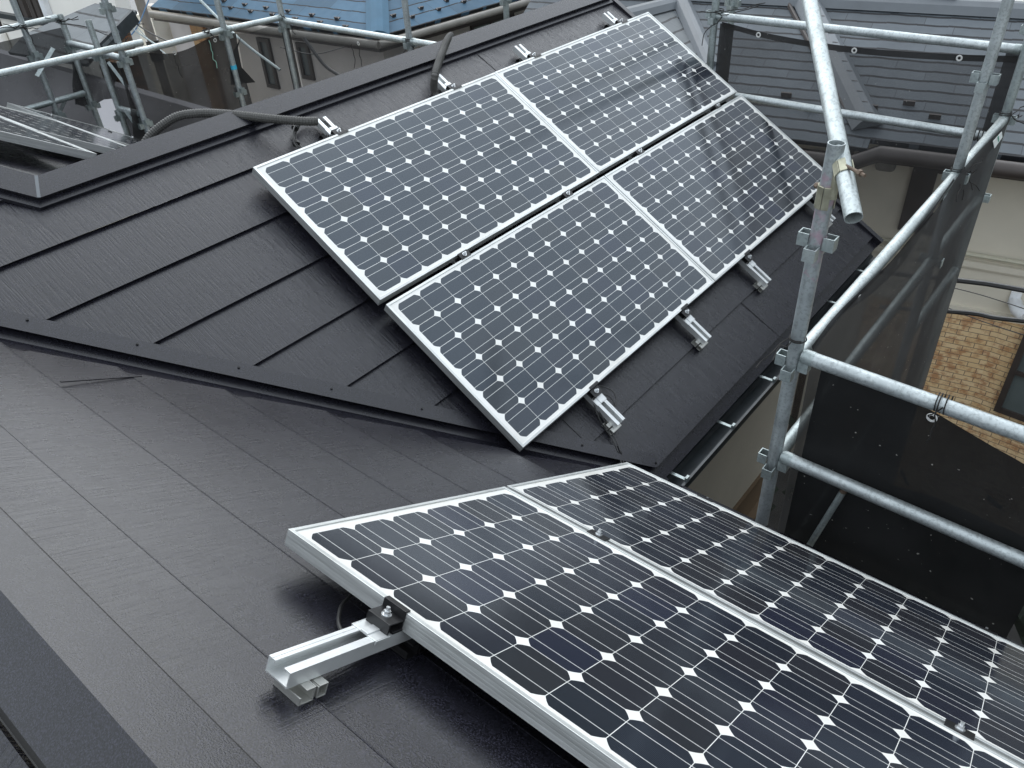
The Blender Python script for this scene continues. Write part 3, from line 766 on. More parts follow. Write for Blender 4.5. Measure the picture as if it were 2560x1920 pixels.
b.tube([st, en], .0052, 8); b.tube([nearD + tip * .95 + side * .040, nearD + tip * .95 + side * .050], .0095, 6)
b.build('bolt', M['rust'], root, smooth=True)

# north side scaffold (left background)
k_ = 1.07
YN = 6.42; YB = 7.32; XD = 3.0
def pz(z): return z * k_
post(2.71, YB, -8.3, .6, [-1.02, -1.50, -1.98], 'tall leftmost scaffold post at the picture edge')
post(XD + .02, YB, -8.3, -1.245, [-1.50, -1.98], 'leftmost short post top standing in front of the small grey roof', 'galvb')
post(XD, YB - .52, -8.3, -1.235, [-1.50, -1.98], 'second short post top, between the leftmost stub and the tall jointed post', 'galvb')
post(XD, YN, -8.3, .6, [-1.12, -1.50, -1.98, -2.4], 'tall jointed scaffold post where the long left rail is clamped')
post(3.92, YN, -8.3, .6, [-1.50, -1.97], 'scaffold post with a blue tape mark in front of the dark net', 'galv')
post(4.52, YN, -8.3, .6, [-1.56], 'scaffold post at the net corner in front of the blue roof')
post(4.52, 4.82, -8.3, .6, [-1.52], 'scaffold post left of the bent conduit, crossing the blue roof')
post(5.45, 4.60, -8.3, .8, [-1.36], 'grey scaffold post at the top centre behind the ridge', 'galvd')
rail((1.2, YB, -1.275), (2.98, YB, -1.262), 'short back rail at the left edge behind the long pale rail', 'galvb')
rail((1.0, YN - .05, -1.33), (3.16, YN - .05, -1.385), 'long pale rail crossing the left background, its cut end past the tall post', 'galvb', pins=False)
rail((XD, YB - .03, -1.46), (XD, YB - .49, -1.455), 'short linking rail between the two post stubs', 'galv')
rail((XD, YB - .55, -1.47), (XD, YN + .03, -1.475), 'short linking rail ending at the tall jointed post', 'galv')
rail((XD + .03, YN, -1.452), (3.89, YN, -1.456), 'left section of the rail above the dark net', 'galvb')
rail((3.95, YN, -1.458), (4.49, YN, -1.475), 'right section of the rail above the dark net, up to the corner post', 'galvb')
rail((4.52, YN - .03, -1.500), (4.52, 4.85, -1.500), 'pale rail running right from the net corner in front of the blue roof', 'galvb')
rail((4.52, 4.79, -1.50), (4.52, 3.9, -1.50), 'last stub of the pale rail vanishing behind the ridge', 'galvb')
rail((1.7, YB, -1.865), (2.98, YB, -1.865), 'low back rail at the left, just above the back slope panels', 'galvd')
rail((XD, YB - .55, -1.915), (XD, YN + .03, -1.905), 'low linking rail beside the hanging dark net', 'galv')
# tape mark on the post
b = MB(); b.tube([(3.92, YN, -1.74), (3.92, YN, -1.775)], RT + .0015, 16); tag(b.build('tape_mark', M['tapeblue'], smooth=True), 'small piece of blue tape on a left background post', 'tape')
# flat braces
def flat(A, B, w_, label):
    A, B = V(A), V(B); d = (B - A).normalized(); sd_ = d.cross(R2).normalized()
    b = MB(); b.prism([A - sd_ * w_, A + sd_ * w_, B + sd_ * w_, B - sd_ * w_], R2 * .004); return tag(b.build('flat_brace', M['galvd']), label, 'brace', 'flat scaffold braces')
flat(ony((133, 120), YB - .1), ony((92, 190), YB - .1), .018, 'flat steel brace under the short back rail at the left')
flat(ony((270, 155), 6.6), ony((318, 218), 6.5), .012, 'thin flat brace left of the tall jointed post, upper one')
flat(ony((312, 275), 6.55), ony((352, 332), 6.5), .012, 'thin flat brace left of the tall jointed post, lower one')
flat(ony((170, 235), YB + .1), ony((148, 282), YB + .1), .016, 'flat steel brace below the low back rail')

# ================================================================== NETS
def net(name, top, bottom, mat, label, sag=0, nx=24, nz=16, wave=.02, seed=0, dirn=None, eyelets=(), thick=None):
    """top: list of points along the upper edge (polyline), bottom: same length list"""
    rnd = random.Random(seed); T_ = spline(top, 8) if len(top) > 2 else [V(top[0]).lerp(V(top[1]), i / nx) for i in range(nx + 1)]
    B_ = spline(bottom, 8) if len(bottom) > 2 else [V(bottom[0]).lerp(V(bottom[1]), i / (len(T_) - 1)) for i in range(len(T_))]
    n_ = (T_[-1] - T_[0]).cross(Z).normalized(); ph = [rnd.uniform(0, 6) for _ in range(6)]
    rows = []
    for j in range(nz + 1):
        t = j / nz; row = []
        for i, (a_, b_) in enumerate(zip(T_, B_)):
            u = i / (len(T_) - 1); p = a_.lerp(b_, t)
            p = p + n_ * wave * min(1, t * 4) * (math.sin(5 * u + ph[0] + 3 * t) + .6 * math.sin(13 * u + ph[1] - 4 * t) + .4 * math.sin(9 * t + ph[2] + 6 * u) + .3 * math.sin(27 * u + ph[3]))
            row.append(p)
        rows.append(row)
    b = MB(); b.loft(rows); o = b.build(name, mat, smooth=True, recalc=False)
    tag(o, label, 'net', 'black mesh nets')
    for (i_, off) in eyelets:
        k = min(int(i_ * (len(T_) - 1)), len(T_) - 2); P = T_[k].lerp(T_[k + 1], i_ * (len(T_) - 1) - k) + V((0, 0, -off)); e_ = ray((0, 0)); 
        q = (-P).normalized(); nn = n_ if n_.dot(q) > 0 else -n_
        bb = MB(); a_ = nn.orthogonal().normalized(); c_ = nn.cross(a_); rows_ = []
        for t in range(17):
            th = 2 * math.pi * t / 16; d = a_ * math.cos(th) + c_ * math.sin(th); cc_ = P + nn * .005 + d * .0125
            rows_.append([cc_ + d * .0045 * math.cos(f_) + nn * .0025 * math.sin(f_) for f_ in [2 * math.pi * g_ / 6 for g_ in range(6)]])
        bb.loft(rows_, closed=True); ey = bb.build('eyelet', M['eyelet'], None, smooth=True); ey.parent = o
    return o
yn = .655
def N1(px): return ony(px, yn)
top1 = [N1((2035, 868)), N1((2060, 835)), N1((2130, 760)), N1((2200, 688)), N1((2260, 620)), N1((2310, 563)), N1((2360, 498)), N1((2395, 440)), N1((2445, 380)), N1((2520, 306))]
bot1 = [V((p.x, yn, -7.9)) for p in top1]; 
net('safety_net', top1, bot1, M['net'], 'black mesh net hanging below the receding bright handrail', wave=.022, seed=3, nz=30)
hem = [N1(p) + V((0, .01, 0)) for p in ((2040, 880), (2100, 798), (2187, 735), (2245, 680), (2303, 602), (2345, 524), (2392, 452))]
hemt = [N1(p) + V((0, .01, 0)) for p in ((2038, 866), (2100, 786), (2180, 707), (2240, 648), (2296, 578), (2345, 512), (2390, 447))]
net('net_hem', hemt, hem, M['nethem'], 'doubled lighter hem with eyelets sagging below the bright handrail', wave=.003, nz=4, seed=5, eyelets=((.28, .03), (.55, .05), (.78, .06)))
xn = 2.285
def N2(px): return onx(px, xn)
top2 = [V((xn, .60, -1.58)), N2((2060, 905)), N2((2120, 933)), N2((2200, 965)), N2((2320, 1022)), N2((2400, 1068)), N2((2480, 1115)), N2((2560, 1160)), N2((2700, 1250))]
bot2 = [V((xn + .05, p.y, -7.5)) for p in top2]
net('safety_net', top2, bot2, M['neth'], 'very dark net hanging behind the two thick rails at the right', wave=.012, seed=8, nz=30, eyelets=((.52, .02),))
net('safety_net', [V((5.13, 2.48, -1.26)), V((5.12, 2.1, -1.30)), V((5.12, 1.6, -1.315)), V((5.10, 1.1, -1.29)), V((5.06, .72, -1.25))], [V((5.16, p, -7.9)) for p in (2.48, 2.1, 1.6, 1.1, .72)], M['netl'],
    'see-through net veiling the grey slate roof under the upper right rail', wave=.012, seed=11, nz=24)
net('net_hem', [V((5.11, 2.48, -1.255)), V((5.105, 2.1, -1.295)), V((5.10, 1.6, -1.31)), V((5.085, 1.1, -1.285)), V((5.05, .74, -1.245))], [V((5.115, 2.48, -1.285)), V((5.11, 2.1, -1.33)), V((5.105, 1.6, -1.345)), V((5.09, 1.1, -1.32)), V((5.055, .74, -1.28))], M['netd'],
    'dark upper hem with white eyelets under the upper right rail', wave=.001, seed=12, nz=3, eyelets=((.18, .02), (.5, .018), (.8, .018)))
net('net_fold', [V((5.07, .80, -1.24)), V((5.07, .735, -1.24))], [V((5.07, .80, -6)), V((5.07, .735, -6))], M['netd'], 'dark doubled net edge beside the far right corner post', wave=0, nx=2, nz=3)
net('net_fold', [V((5.13, 2.50, -1.27)), V((5.13, 2.40, -1.27))], [V((5.13, 2.50, -6)), V((5.13, 2.40, -6))], M['netd'], 'dark doubled net edge beside the gable end post', wave=0, nx=2, nz=3)
# north nets
ynn = YN + .05
def N3(px): return ony(px, ynn)
net('safety_net', [N3((296, 150)), N3((345, 132)), N3((420, 134)), N3((470, 122)), N3((520, 96)), N3((548, 88)), N3((590, 82))], [N3((345, 420)), N3((390, 420)), N3((460, 420)), N3((510, 420)), N3((560, 420)), N3((600, 420)), N3((655, 420))], M['netd'],
    'opaque dark brown net with a sagging top edge behind the tape marked post', wave=.03, seed=21, nz=22, eyelets=((.38, .0), (.75, .03)))
net('safety_net', [N3((592, 83)), N3((620, 82)), N3((660, 70)), N3((700, 56))], [N3((650, 420)), N3((700, 420)), N3((740, 420)), N3((790, 420))], M['netl'], 'thin net left of the corner post, a window showing through', wave=.01, seed=22)
b = MB()
P_ = [N3(p) + V((0, -.012, 0)) for p in ((600, 92), (592, 120), (602, 168), (636, 205), (575, 212), (572, 150))]
b.poly(P_); o = b.build('net_fold', M['netd'], recalc=False); o.modifiers.new('thick', 'SOLIDIFY').thickness = .003; tag(o, 'dark triangular net fold right of the tape marked post', 'net', 'black mesh nets')
xf = 4.56
net('safety_net', [V((xf, YN - .03, -1.54)), V((xf, 6.0, -1.56)), V((xf, 5.4, -1.565)), V((xf, 4.85, -1.54))], [V((xf, p, -6)) for p in (YN - .03, 6.0, 5.4, 4.85)], M['netl'], 'see-through net under the pale rail left of the bent conduit', wave=.012, seed=23, eyelets=((.62, .035),))
net('net_fold', [V((4.50, YN + .03, -1.50)), V((4.545, YN - .04, -1.50))], [V((4.50, YN + .03, -5)), V((4.545, YN - .04, -5))], M['netd'], 'black doubled net strips either side of the corner post', wave=0, nx=2, nz=3)
net('safety_net', [V((1.6, YB + .06, -1.34)), V((2.2, YB + .06, -1.36)), V((2.9, YB + .06, -1.35)), V((3.03, YB + .05, -1.35))], [V((p, YB + .06, -6)) for p in (1.6, 2.2, 2.9, 3.03)], M['net'], 'see-through net behind the leftmost posts', wave=.012, seed=24)
xd = XD + .05
dr = [(178, 145), (250, 138), (262, 190), (268, 240), (245, 262), (190, 268), (180, 235)]
b = MB(); n0 = 10
T_ = [onx(p, xd) for p in ((180, 142), (200, 146), (225, 146), (252, 150), (292, 158))]; B2_ = [onx(p, xd) for p in ((186, 262), (205, 268), (228, 266), (262, 248), (285, 246))]
net('safety_net', T_, B2_, M['netd'], 'short dark curtain of net hanging between the two post stubs', wave=.02, seed=31, nz=12, eyelets=((0.03, .35),))
net('safety_net', [onx((252, 152), XD + .07), onx((275, 156), XD + .07), onx((300, 162), XD + .07)], [onx((318, 330), XD + .07), onx((340, 345), XD + .07), onx((372, 360), XD + .07)], M['netd'], 'dark net behind the low linking rail, left of the tall jointed post', wave=.01, seed=33, nz=10)
# cords tying the nets
def cordset(label, paths, r=.0022, mat='cord'):
    b = MB()
    for p in paths: b.tube(spline(p, 6), r, 6)
    return tag(b.build('tie_cord', M[mat], smooth=True), label, 'cord', 'cords tying the nets')
def wrap(P, ax_, r, turns=2, pitch=.006):
    ax_ = V(ax_).normalized(); a_ = ax_.orthogonal().normalized(); b_ = ax_.cross(a_)
    return [V(P) + a_ * r * math.cos(t) + b_ * r * math.sin(t) + ax_ * pitch * t / 6.28 for t in [2 * math.pi * turns * k / (10 * turns) for k in range(int(10 * turns) + 1)]]
def tail(P, d, n=4, j=.01, seed=1):
    rn = random.Random(seed); return [V(P) + V(d) * (k / n) + V((rn.uniform(-j, j), rn.uniform(-j, j), rn.uniform(-j, j))) for k in range(n + 1)]
Hn = V((XP, .13, -1.557))
Hn = onx((2355, 1008), XP)
cordset('black cord looped over the upper thick rail with its tail hanging down', [wrap(Hn, Y, RT + .004, 2, .008), wrap(Hn + V((0, -.02, 0)), Y, RT + .006, 1.5, .01), tail(Hn + V((-.03, 0, .0)), (.02, -.0, -.16), 5, .006, 2), tail(Hn + V((-.028, -.01, .01)), (0, .03, -.06), 4, .008, 3)])
cordset('black cord round the short post just above the upper rail', [wrap(V((XP, YP, -1.49)), Z, RT + .003, 1.5, .006), tail(V((XP - .02, YP + .02, -1.49)), (-.08, .02, -.03), 4, .01, 4), tail(V((XP - .02, YP + .02, -1.49)), (-.11, .06, -.07), 4, .01, 5)])
K4 = V((4.10, YP, -1.545))
cordset('messy black cords at the foot of the tall right hand post', [wrap(K4, Z, RT + .004, 2, .01), wrap(K4 + V((.03, 0, -.02)), X, RT + .004, 2, .01)] + [tail(K4 + V((0, -.03, 0)), d, 4, .012, 10 + i) for i, d in enumerate(((-.22, -.03, -.07), (.12, -.05, .04), (.06, -.05, -.09), (-.06, -.06, .04), (.10, -.07, -.12), (.02, -.02, -.14)))])
K5 = V((4.98, YP, -1.53))
cordset('black cords knotted at the far right corner post', [wrap(K5, Z, RT + .004, 2, .01), wrap(K5 + V((0, .06, -.13)), Y, RT + .005, 5, .02)] + [tail(K5 + V((0, -.03, 0)), d, 4, .012, 20 + i) for i, d in enumerate(((-.26, .02, -.14), (.15, -.04, .05), (.08, -.05, -.02), (.03, -.1, -.05)))], .003)
K6 = V((5.10, 2.50, -1.2))
cordset('black bow of cord on the gable end post at the top', [wrap(K6, Z, RT + .004, 2, .01)] + [tail(K6 + V((-.03, -.03, 0)), d, 4, .014, 30 + i) for i, d in enumerate(((-.05, .10, -.18), (.10, -.20, .05), (-.04, .15, 0), (.08, -.25, .06)))], .003)
for i, (P, ds, lb) in enumerate((
    (V((4.52, YN, -1.50)), ((.02, -.1, -.03), (-.05, -.02, .05), (.05, -.03, -.12)), 'black cord tied at the net corner post'),
    (V((4.52, 4.82, -1.50)), ((-.06, .06, -.10), (.0, .04, -.14), (.0, .02, -.12)), 'black cords tied on the post left of the bent conduit'),
    (V((XD, YB, -1.30)), ((-.1, 0, .06), (.12, -.05, .02), (.25, -.4, -.12), (.1, -.1, .05)), 'tangle of black cord on the leftmost post stub'),
    (V((2.71, YB, -1.28)), ((-.14, 0, .05), (.1, 0, -.03), (.02, -.03, -.14), (-.2, -.02, .05)), 'black cords knotted on the leftmost tall post'),
    (V((3.75, YN, -1.44)), ((-.05, 0, .02), (.05, 0, .03), (.03, -.02, -.06)), 'dark cord tied over the rail left of the tape marked post'),
    (V((XD, YN, -1.385)), ((.08, 0, .05), (-.06, 0, .03)), 'cord tied round the clamp on the tall jointed post'))):
    cordset(lb, [wrap(P, Z, RT + .005, 2, .012)] + [tail(P + V((0, -.03, 0)), d, 4, .014, 50 + 7 * i + k) for k, d in enumerate(ds)], .0034)
cordset('pale green cord dangling in front of the dark net', [tail(ony((520, 100), YN - .06), tuple(ony((543, 168), YN - .06) - ony((520, 100), YN - .06)), 6, .008, 77)], .003, 'green')
cordset('thin black cord hanging in front of the dark net at the left', [tail(ony((432, 135), YN - .04), tuple(ony((456, 196), YN - .04) - ony((432, 135), YN - .04)), 6, .006, 78)], .003)
cordset('two thin cords hanging on the thin net left of the bent conduit', [tail(V((4.54, 5.55, -1.60)), (0, 0, -.20), 6, .01, 79), tail(V((4.54, 5.48, -1.60)), (0, -.03, -.27), 6, .01, 80)], .003)
# sticker on the hem
b = MB(); P0 = N1((2478, 372)) + V((0, -.012, 0)); b.prism([N1(p) + V((0, -.012, 0)) for p in ((2476, 352), (2498, 328), (2500, 342), (2480, 370))], (0, .001, 0))
st_ = b.build('net_label', M['sticker']); tag(st_, 'small white and green label on the net near the far right corner post', 'label')
b = MB(); b.prism([N1(p) + V((0, -.0135, 0)) for p in ((2487, 341), (2489.5, 338), (2491, 351), (2488.5, 354))], (0, .001, 0)); b.build('label_stripe', M['stickerg'], st_)

# ================================================================== NEIGHBOURS
def tri(o, pts, mat, name, parent, off=None):
    b = MB(); b.prism(pts, off or (0, 0, -.1)); return b.build(name, mat, parent)
def flatframe(F, pts, mat, name, parent, t=-.06):
    """polygon given in world on plane of F -> local mesh so that the slates follow the courses"""
    I = F.inverted(); b = MB(); loc_ = [I @ V(p) for p in pts]; loc_ = [V((p.x, p.y, 0)) for p in loc_]
    b.prism(loc_, (0, 0, t)); o = b.build(name, mat, parent); o.matrix_local = F; return o
# --- right hand neighbour G : slate roof
E0 = V((9.17, 1.04, -3.2)); ed = V((-.63, 3.53, 0)).normalized(); up = V((ed.y, -ed.x, 0))
pg = math.radians(19.0); ub = up * math.cos(pg) + Z * math.sin(pg)
FG = frame(E0, -ed, ub)
if (FG.to_3x3() @ Z).z < 0: FG = frame(E0, ed, ub)
nG = FG.to_3x3() @ Z
GH = empty('house', 'neighbouring house with grey slate roof, cream walls and brick tiled base at the right', 'house')
def pG(px, h=0): return onpl(px, E0 + nG * h, nG)
ridge_z = pG((2387, 22)).z
R_a, R_b = pG((2200, -6)), pG((2560, 36))
def G_at(dist, upd): return E0 + ed * dist + ub * upd
I = FG.inverted(); ridge_up = (I @ pG((2470, 27))).y
hipb = I @ pG((2195, 318)); sg = 1 if (FG.to_3x3() @ X).dot(ed) > 0 else -1
def Gl(d, u_, h=0): return FG @ V((sg * d, u_, h))
jog = (sg * (I @ pG((2185, 325))).x)
far = (I @ pG((1352, 30))).x * sg
far_r = (I @ pG((1352, -40))).x * sg
flatframe(FG, [Gl(-6, 0), Gl(jog, 0), Gl(jog, ridge_up), Gl(-6, ridge_up)], M['slate'], 'roof_slope', GH)
flatframe(FG, [Gl(jog, -.16), Gl(far, -.16), Gl(far_r, ridge_up * 1.0), Gl(jog, ridge_up * 1.0)], M['slate'], 'roof_slope', GH, -.05)
# hip cap band
def capstrip(A, B, w_, h_, mat, name, parent, n_):
    d = (B - A).normalized(); sdv = d.cross(n_).normalized()
    b = MB(); b.prism([A - sdv * w_, A - sdv * (w_ * .5) + n_ * h_, A + n_ * h_ * 1.3, A + sdv * (w_ * .5) + n_ * h_, A + sdv * w_], (B - A)); return b.build(name, mat, parent)
A_, B_ = pG((2170, 318), .02), pG((2010, -10), .02)
capstrip(A_, B_, .17, .09, M['slatetrim'], 'hip_cap', GH, nG)
b = MB(); d_ = (B_ - A_); n_steps = 14
for k in range(n_steps):
    P = A_ + d_ * (k + .5) / n_steps; sdv = d_.normalized().cross(nG).normalized()
    b.prism([P + nG * .116 + sdv * .01, P + nG * .092 + sdv * .075, P + nG * .092 + sdv * .075 + d_.normalized() * .012, P + nG * .116 + sdv * .01 + d_.normalized() * .012], nG * .003)
b.build('hip_cap_lap', M['nbrown'], GH)
A_, B_ = pG((2138, 322), .01), pG((1960, -10), .01)
capstrip(A_, B_, .03, .03, M['nbrown'], 'valley_strip', GH, nG)
# valley and side slope facing south, upper middle
A_, B_ = pG((1775, 165), .01), pG((1690, -30), .01)
capstrip(A_, B_, .12, .05, M['slatetrim'], 'hip_cap', GH, nG)
pvA = pG((1775, 165)); FS = frame(pvA, X, V((0, math.cos(pg), math.sin(pg)))); nS = FS.to_3x3() @ Z
def pS(px): return onpl(px, pvA, nS)
flatframe(FS, [pS(p) for p in ((1712, 2), (1772, 150), (1800, 215), (1760, 300), (1500, 60), (1587, 34))], M['slates'], 'roof_slope', GH)
capstrip(pS((1480, 62)) + nS * .02, pS((1717, 2)) + nS * .02, .14, .06, M['slatetrim'], 'ridge_cap', GH, nS)
# ridge cap and raised box on the ridge
capstrip(Gl(-6, ridge_up, .02), Gl(far_r, ridge_up, .02), .16, .07, M['slatetrim'], 'ridge_cap', GH, nG)
Fb = [pG(p, 0) for p in ((2218, 6), (2384, 22), (2396, -6), (2225, -22))]
tri(None, [p + nG * .16 for p in Fb], M['slatetrim'], 'roof_box', GH, nG * -.15)
# back slope so the ridge is solid
b = MB(); b.prism([Gl(-6, ridge_up), Gl(far_r, ridge_up), Gl(far_r, ridge_up) + up * 5 - Z * 1.7, Gl(-6, ridge_up) + up * 5 - Z * 1.7], (0, 0, -.06)); b.build('roof_slope', M['slatetrim'], GH)
# snow guards
b0 = None
for px_ in ((1966, 241), (2027, 274), (2272, 262), (2336, 296), (2180, 272)):
    P = pG(px_, 0)
    if b0 is None:
        b = MB(); b.box((-.06, -.02, 0), (.06, .0, .06)); b.box((-.05, 0, 0), (.05, .05, .012)); b0 = b.build('snow_guard', M['nbrown'], GH); k = b0
    else: k = b0.copy(); C.objects.link(k); k.parent = GH
    mm = FG.copy(); mm.translation = P; k.matrix_local = mm
# gutter with its jog
def gut(A, B, name='gutter', mat=M['nbrown'], r=.075, parent=GH):
    b = MB(); b.tube([A, B], r, 12); return b.build(name, mat, parent, smooth=True)
gz = V((0, 0, -.09)); o1, o2 = Gl(-6, -.08) + gz, Gl(jog - .12, -.08) + gz; o3, o4 = Gl(jog + .15, -.27) + gz * 1.3, Gl(far, -.27) + gz * 1.3
b = MB(); b.tube([o1, o2, o3, o4], .085, 12); b.build('gutter', M['nbrown'], GH, smooth=True)
b = MB(); b.tube([p + V((.12, .02, -.04)) for p in (o1, o2, o3, o4)], .10, 6); b.build('fascia', M['nbrown'], GH)
# walls: a frame with x along the wall, z up
W0 = E0 + up * .55; FWG = frame(W0, -ed, Z)          # local (x right in picture, y up, z toward us?)
if (FWG.to_3x3() @ Z).dot(up) > 0: FWG = frame(W0, ed, Z)
IW = FWG.inverted(); nW = FWG.to_3x3() @ Z
def pWl(px, d=0):
    q = IW @ onpl(px, W0 + nW * d, nW); return V((q.x, q.y, 0))
def wallpiece(pts, mat, name, d0, d1, parent=GH, F=FWG):
    b = MB(); b.prism([V((p[0], p[1], d0)) for p in pts], (0, 0, d1 - d0)); o = b.build(name, mat, parent); o.matrix_local = F; return o
zb = 0 - .35
xs = (-12, 8) 
band1 = pWl((2460, 655)).y; band2 = pWl((2470, 775)).y
sx = 1 if pWl((2500, 500)).x > pWl((2400, 500)).x else -1
wr, wl = (far - .6, 14) if sx > 0 else (14, far - .6)
wallpiece([(-wr, band2), (wl, band2), (wl, .0), (-wr, .0)], M['nwall'], 'wall_upper', -.3, 0)
cx = pWl((2503, 900)).x
wallpiece([(-wr, -5.3), (wl, -5.3), (wl, band2), (-wr, band2)], M['nwall'], 'wall_lower', -.32, -.02)
# trim bands
for (y_, h_, d_) in ((band1, .07, .05), (band1 - .07, .025, .03), (band2, .05, .05), (band2 - .06, .04, .03)):
    b = MB(); b.box((-wr, y_ - h_, -.05), (wl, y_, d_)); b.build('wall_band', M['nwall'], GH).matrix_local = FWG
b = MB(); b.tube([V((-wr, band1 + .09, .05)), V((wl, band1 + .09, .05))], .028, 8); b.build('drain_pipe', M['pipe'], GH, smooth=True).matrix_local = FWG
# tiled bay at the bottom right: two faces meeting at a shallow corner
def bay(px_list_left, px_list_right): pass
cxx = pWl((2505, 800)).x; lx = pWl((2330, 1000)).x
bl = abs(cxx - lx)
b = MB(); b.box((min(cxx, cxx - sx * 1.5), -5.3, -.2), (max(cxx, cxx - sx * 1.5), band2 - .09, .04)); o = b.build('tiled_wall', mat_brick('tan_split_tiles_left', (.72, .55, .33), (.66, .47, .25), (.18, .13, .09), .23, .07, 'XY'), GH); o.matrix_local = FWG
FB = FWG @ M3.Translation((cxx, 0, .04)) @ M3.Rotation(-sx * math.radians(14), 4, 'Y')
b = MB(); b.box((min(0, sx * 6), -5.3, -.2), (max(0, sx * 6), band2 - .09, 0)); o = b.build('tiled_wall', o.data.materials[0], GH); o.matrix_local = FB
# window in the tiled wall
nB = FB.to_3x3() @ Z; PB = FB.translation; IB = FB.inverted()
def pB(px): q = IB @ onpl(px, PB, nB); return q
wa, wb_ = pB((2548, 840)), pB((2486, 1022))
def window(F, x0, x1, y0, y1, d, frame_mat, glass_mat, parent, mull=(), fw=.05):
    b = MB(); b.box((x0, y0, d), (x1, y0 + fw, d + .05)); b.box((x0, y1 - fw, d), (x1, y1, d + .05)); b.box((x0, y0 + fw, d), (x0 + fw, y1 - fw, d + .05)); b.box((x1 - fw, y0 + fw, d), (x1, y1 - fw, d + .05))
    for kind, q in mull:
        if kind == 'v': b.box((q - .02, y0 + fw, d), (q + .02, y1 - fw, d + .045))
        else: b.box((x0 + fw, q - .025, d), (x1 - fw, q + .025, d + .045))
    f = b.build('window', frame_mat, parent); f.matrix_local = F
    b = MB(); b.box((x0 + fw * .5, y0 + fw * .5, d), (x1 - fw * .5, y1 - fw * .5, d + .012)); g_ = b.build('pane', glass_mat, f); return f
x0 = wb_.x if sx > 0 else wb_.x - 1.8
window(FB, x0, x0 + 1.8, wb_.y, wb_.y + 1.25, .0, M['nbrown'], M['glass'], GH, (('h', wb_.y + .62),), .07)
# upper window/door recess seen through the net
w1, w2 = pWl((2298, 366)), pWl((2192, 640))
w3 = pWl((2425, 480)); xa, xb = sorted((w1.x, w3.x))
window(FWG, xa, xb, band1 + .25, w1.y, .0, M['nbrown'], M['nwall'], GH, (), .26)
# vent hoods
for px_ in ((2040, 402), (2220, 394)):
    q = pWl(px_); b = MB(); b.box((q.x - .11, q.y - .14, 0), (q.x + .11, q.y + .13, .12)); o = b.build('vent_hood', M['hood'], GH, bevel=.05); o.matrix_local = FWG
q = pWl((2132, 352)); b = MB(); b.tube([V((q.x, q.y + .1, .07)), V((q.x, -5, .07))], .05, 10); b.build('downpipe', M['nbrown'], GH, smooth=True).matrix_local = FWG
q = pWl((2190, 330))
# floodlight / white fitting
q = pWl((2540, 760)); b = MB(); b.box((q.x - .09, q.y, 0), (q.x + .02, q.y + .16, .03)); b.tube([V((q.x - .02, q.y + .03, .02)), V((q.x + .02 * sx, q.y + .01, .16)), V((q.x + .10 * sx, q.y - .02, .22))], .075, 12); o = b.build('wall_lamp', M['white'], GH, smooth=True); o.matrix_local = FWG

# wires in front of the neighbour
def wire(pts, r, label, mat='dark'):
    b = MB(); b.tube(spline(pts, 10), r, 6); return tag(b.build('wire', M[mat], smooth=True), label, 'wire', 'overhead wires')
wire([onx(p, 7.0) for p in ((2200, 680), (2430, 705), (2500, 715), (2600, 733))], .022, 'thick black bundled cable above the tiled wall')
wire([onx(p, 7.0) for p in ((2200, 768), (2415, 782), (2490, 795), (2600, 806))], .020, 'thick black cable sagging just over the tiled wall')
wire([onx(p, 7.2) for p in ((2300, 700), (2425, 730), (2500, 752), (2600, 785))], .004, 'thin wire crossing the cream wall at the right')
wire([onx(p, 7.2) for p in ((2300, 740), (2415, 788), (2490, 815), (2600, 850))], .004, 'thin wire crossing the tiled wall')
# dark hedge and yard clutter between the houses
b = MB(); rn = random.Random(5)
for k in range(420):
    x_, y_, z_ = rn.uniform(5.6, 8.2), rn.uniform(-7, 2.5), rn.uniform(-8.2, -6.6)
    a_ = V((rn.uniform(-1, 1), rn.uniform(-1, 1), rn.uniform(-1, 1))).normalized() * .16; c2 = a_.orthogonal().normalized() * .12
    P = V((x_, y_, z_)); b.poly([P - a_, P + c2, P + a_, P - c2])
tag(b.build('hedge', M['hedge'], recalc=False), 'dark hedge in the shaded gap between the houses', 'hedge', kind='stuff')

# --- blue roofed house
BH = empty('house', 'house with weathered blue slate roof and pale walls behind the ridge', 'house')
BZ = -3.0; bc = onz((945, 92), BZ); bl_ = onz((375, 18), BZ); br_ = onz((1255, 5), BZ)
dl_ = (bl_ - bc).normalized(); dr_ = (br_ - bc).normalized()
pb = math.radians(22)
ul = V((dl_.y, -dl_.x, 0)); ul = ul if ul.x > 0 else -ul; ur_ = V((-dr_.y, dr_.x, 0)); ur_ = ur_ if ur_.y > 0 else -ur_
FBl = frame(bc, -dl_, ul * math.cos(pb) + Z * math.sin(pb)); FBr = frame(bc, dr_, ur_ * math.cos(pb) + Z * math.sin(pb))
run = 6.0
hipdir = (ul + ur_ * 1.0); hipP = bc + (dr_ * run * 0 + ul * run + ur_ * run) * 1.0
hipP = bc + ul * 5 + ur_ * 5 + Z * 5 * math.tan(pb)
flatframe(FBl, [bc, bl_, bl_ + ul * 5 + Z * 5 * math.tan(pb), hipP], M['blue'], 'roof_slope', BH)
flatframe(FBr, [bc, bc + dr_ * 14, bc + dr_ * 14 + ur_ * 5 + Z * 5 * math.tan(pb), hipP], M['blue'], 'roof_slope', BH)
nb_ = (FBl.to_3x3() @ Z + FBr.to_3x3() @ Z).normalized()
capstrip(bc + nb_ * .03, hipP + nb_ * .03, .19, .06, M['bluetrim'], 'hip_cap', BH, nb_)
gv = V((0, 0, -.10))
b = MB(); b.tube([bl_ - ul * .12 + gv, bc - ul * .08 - ur_ * .08 + gv], .06, 10); b.build('gutter', M['hood'], BH, smooth=True)
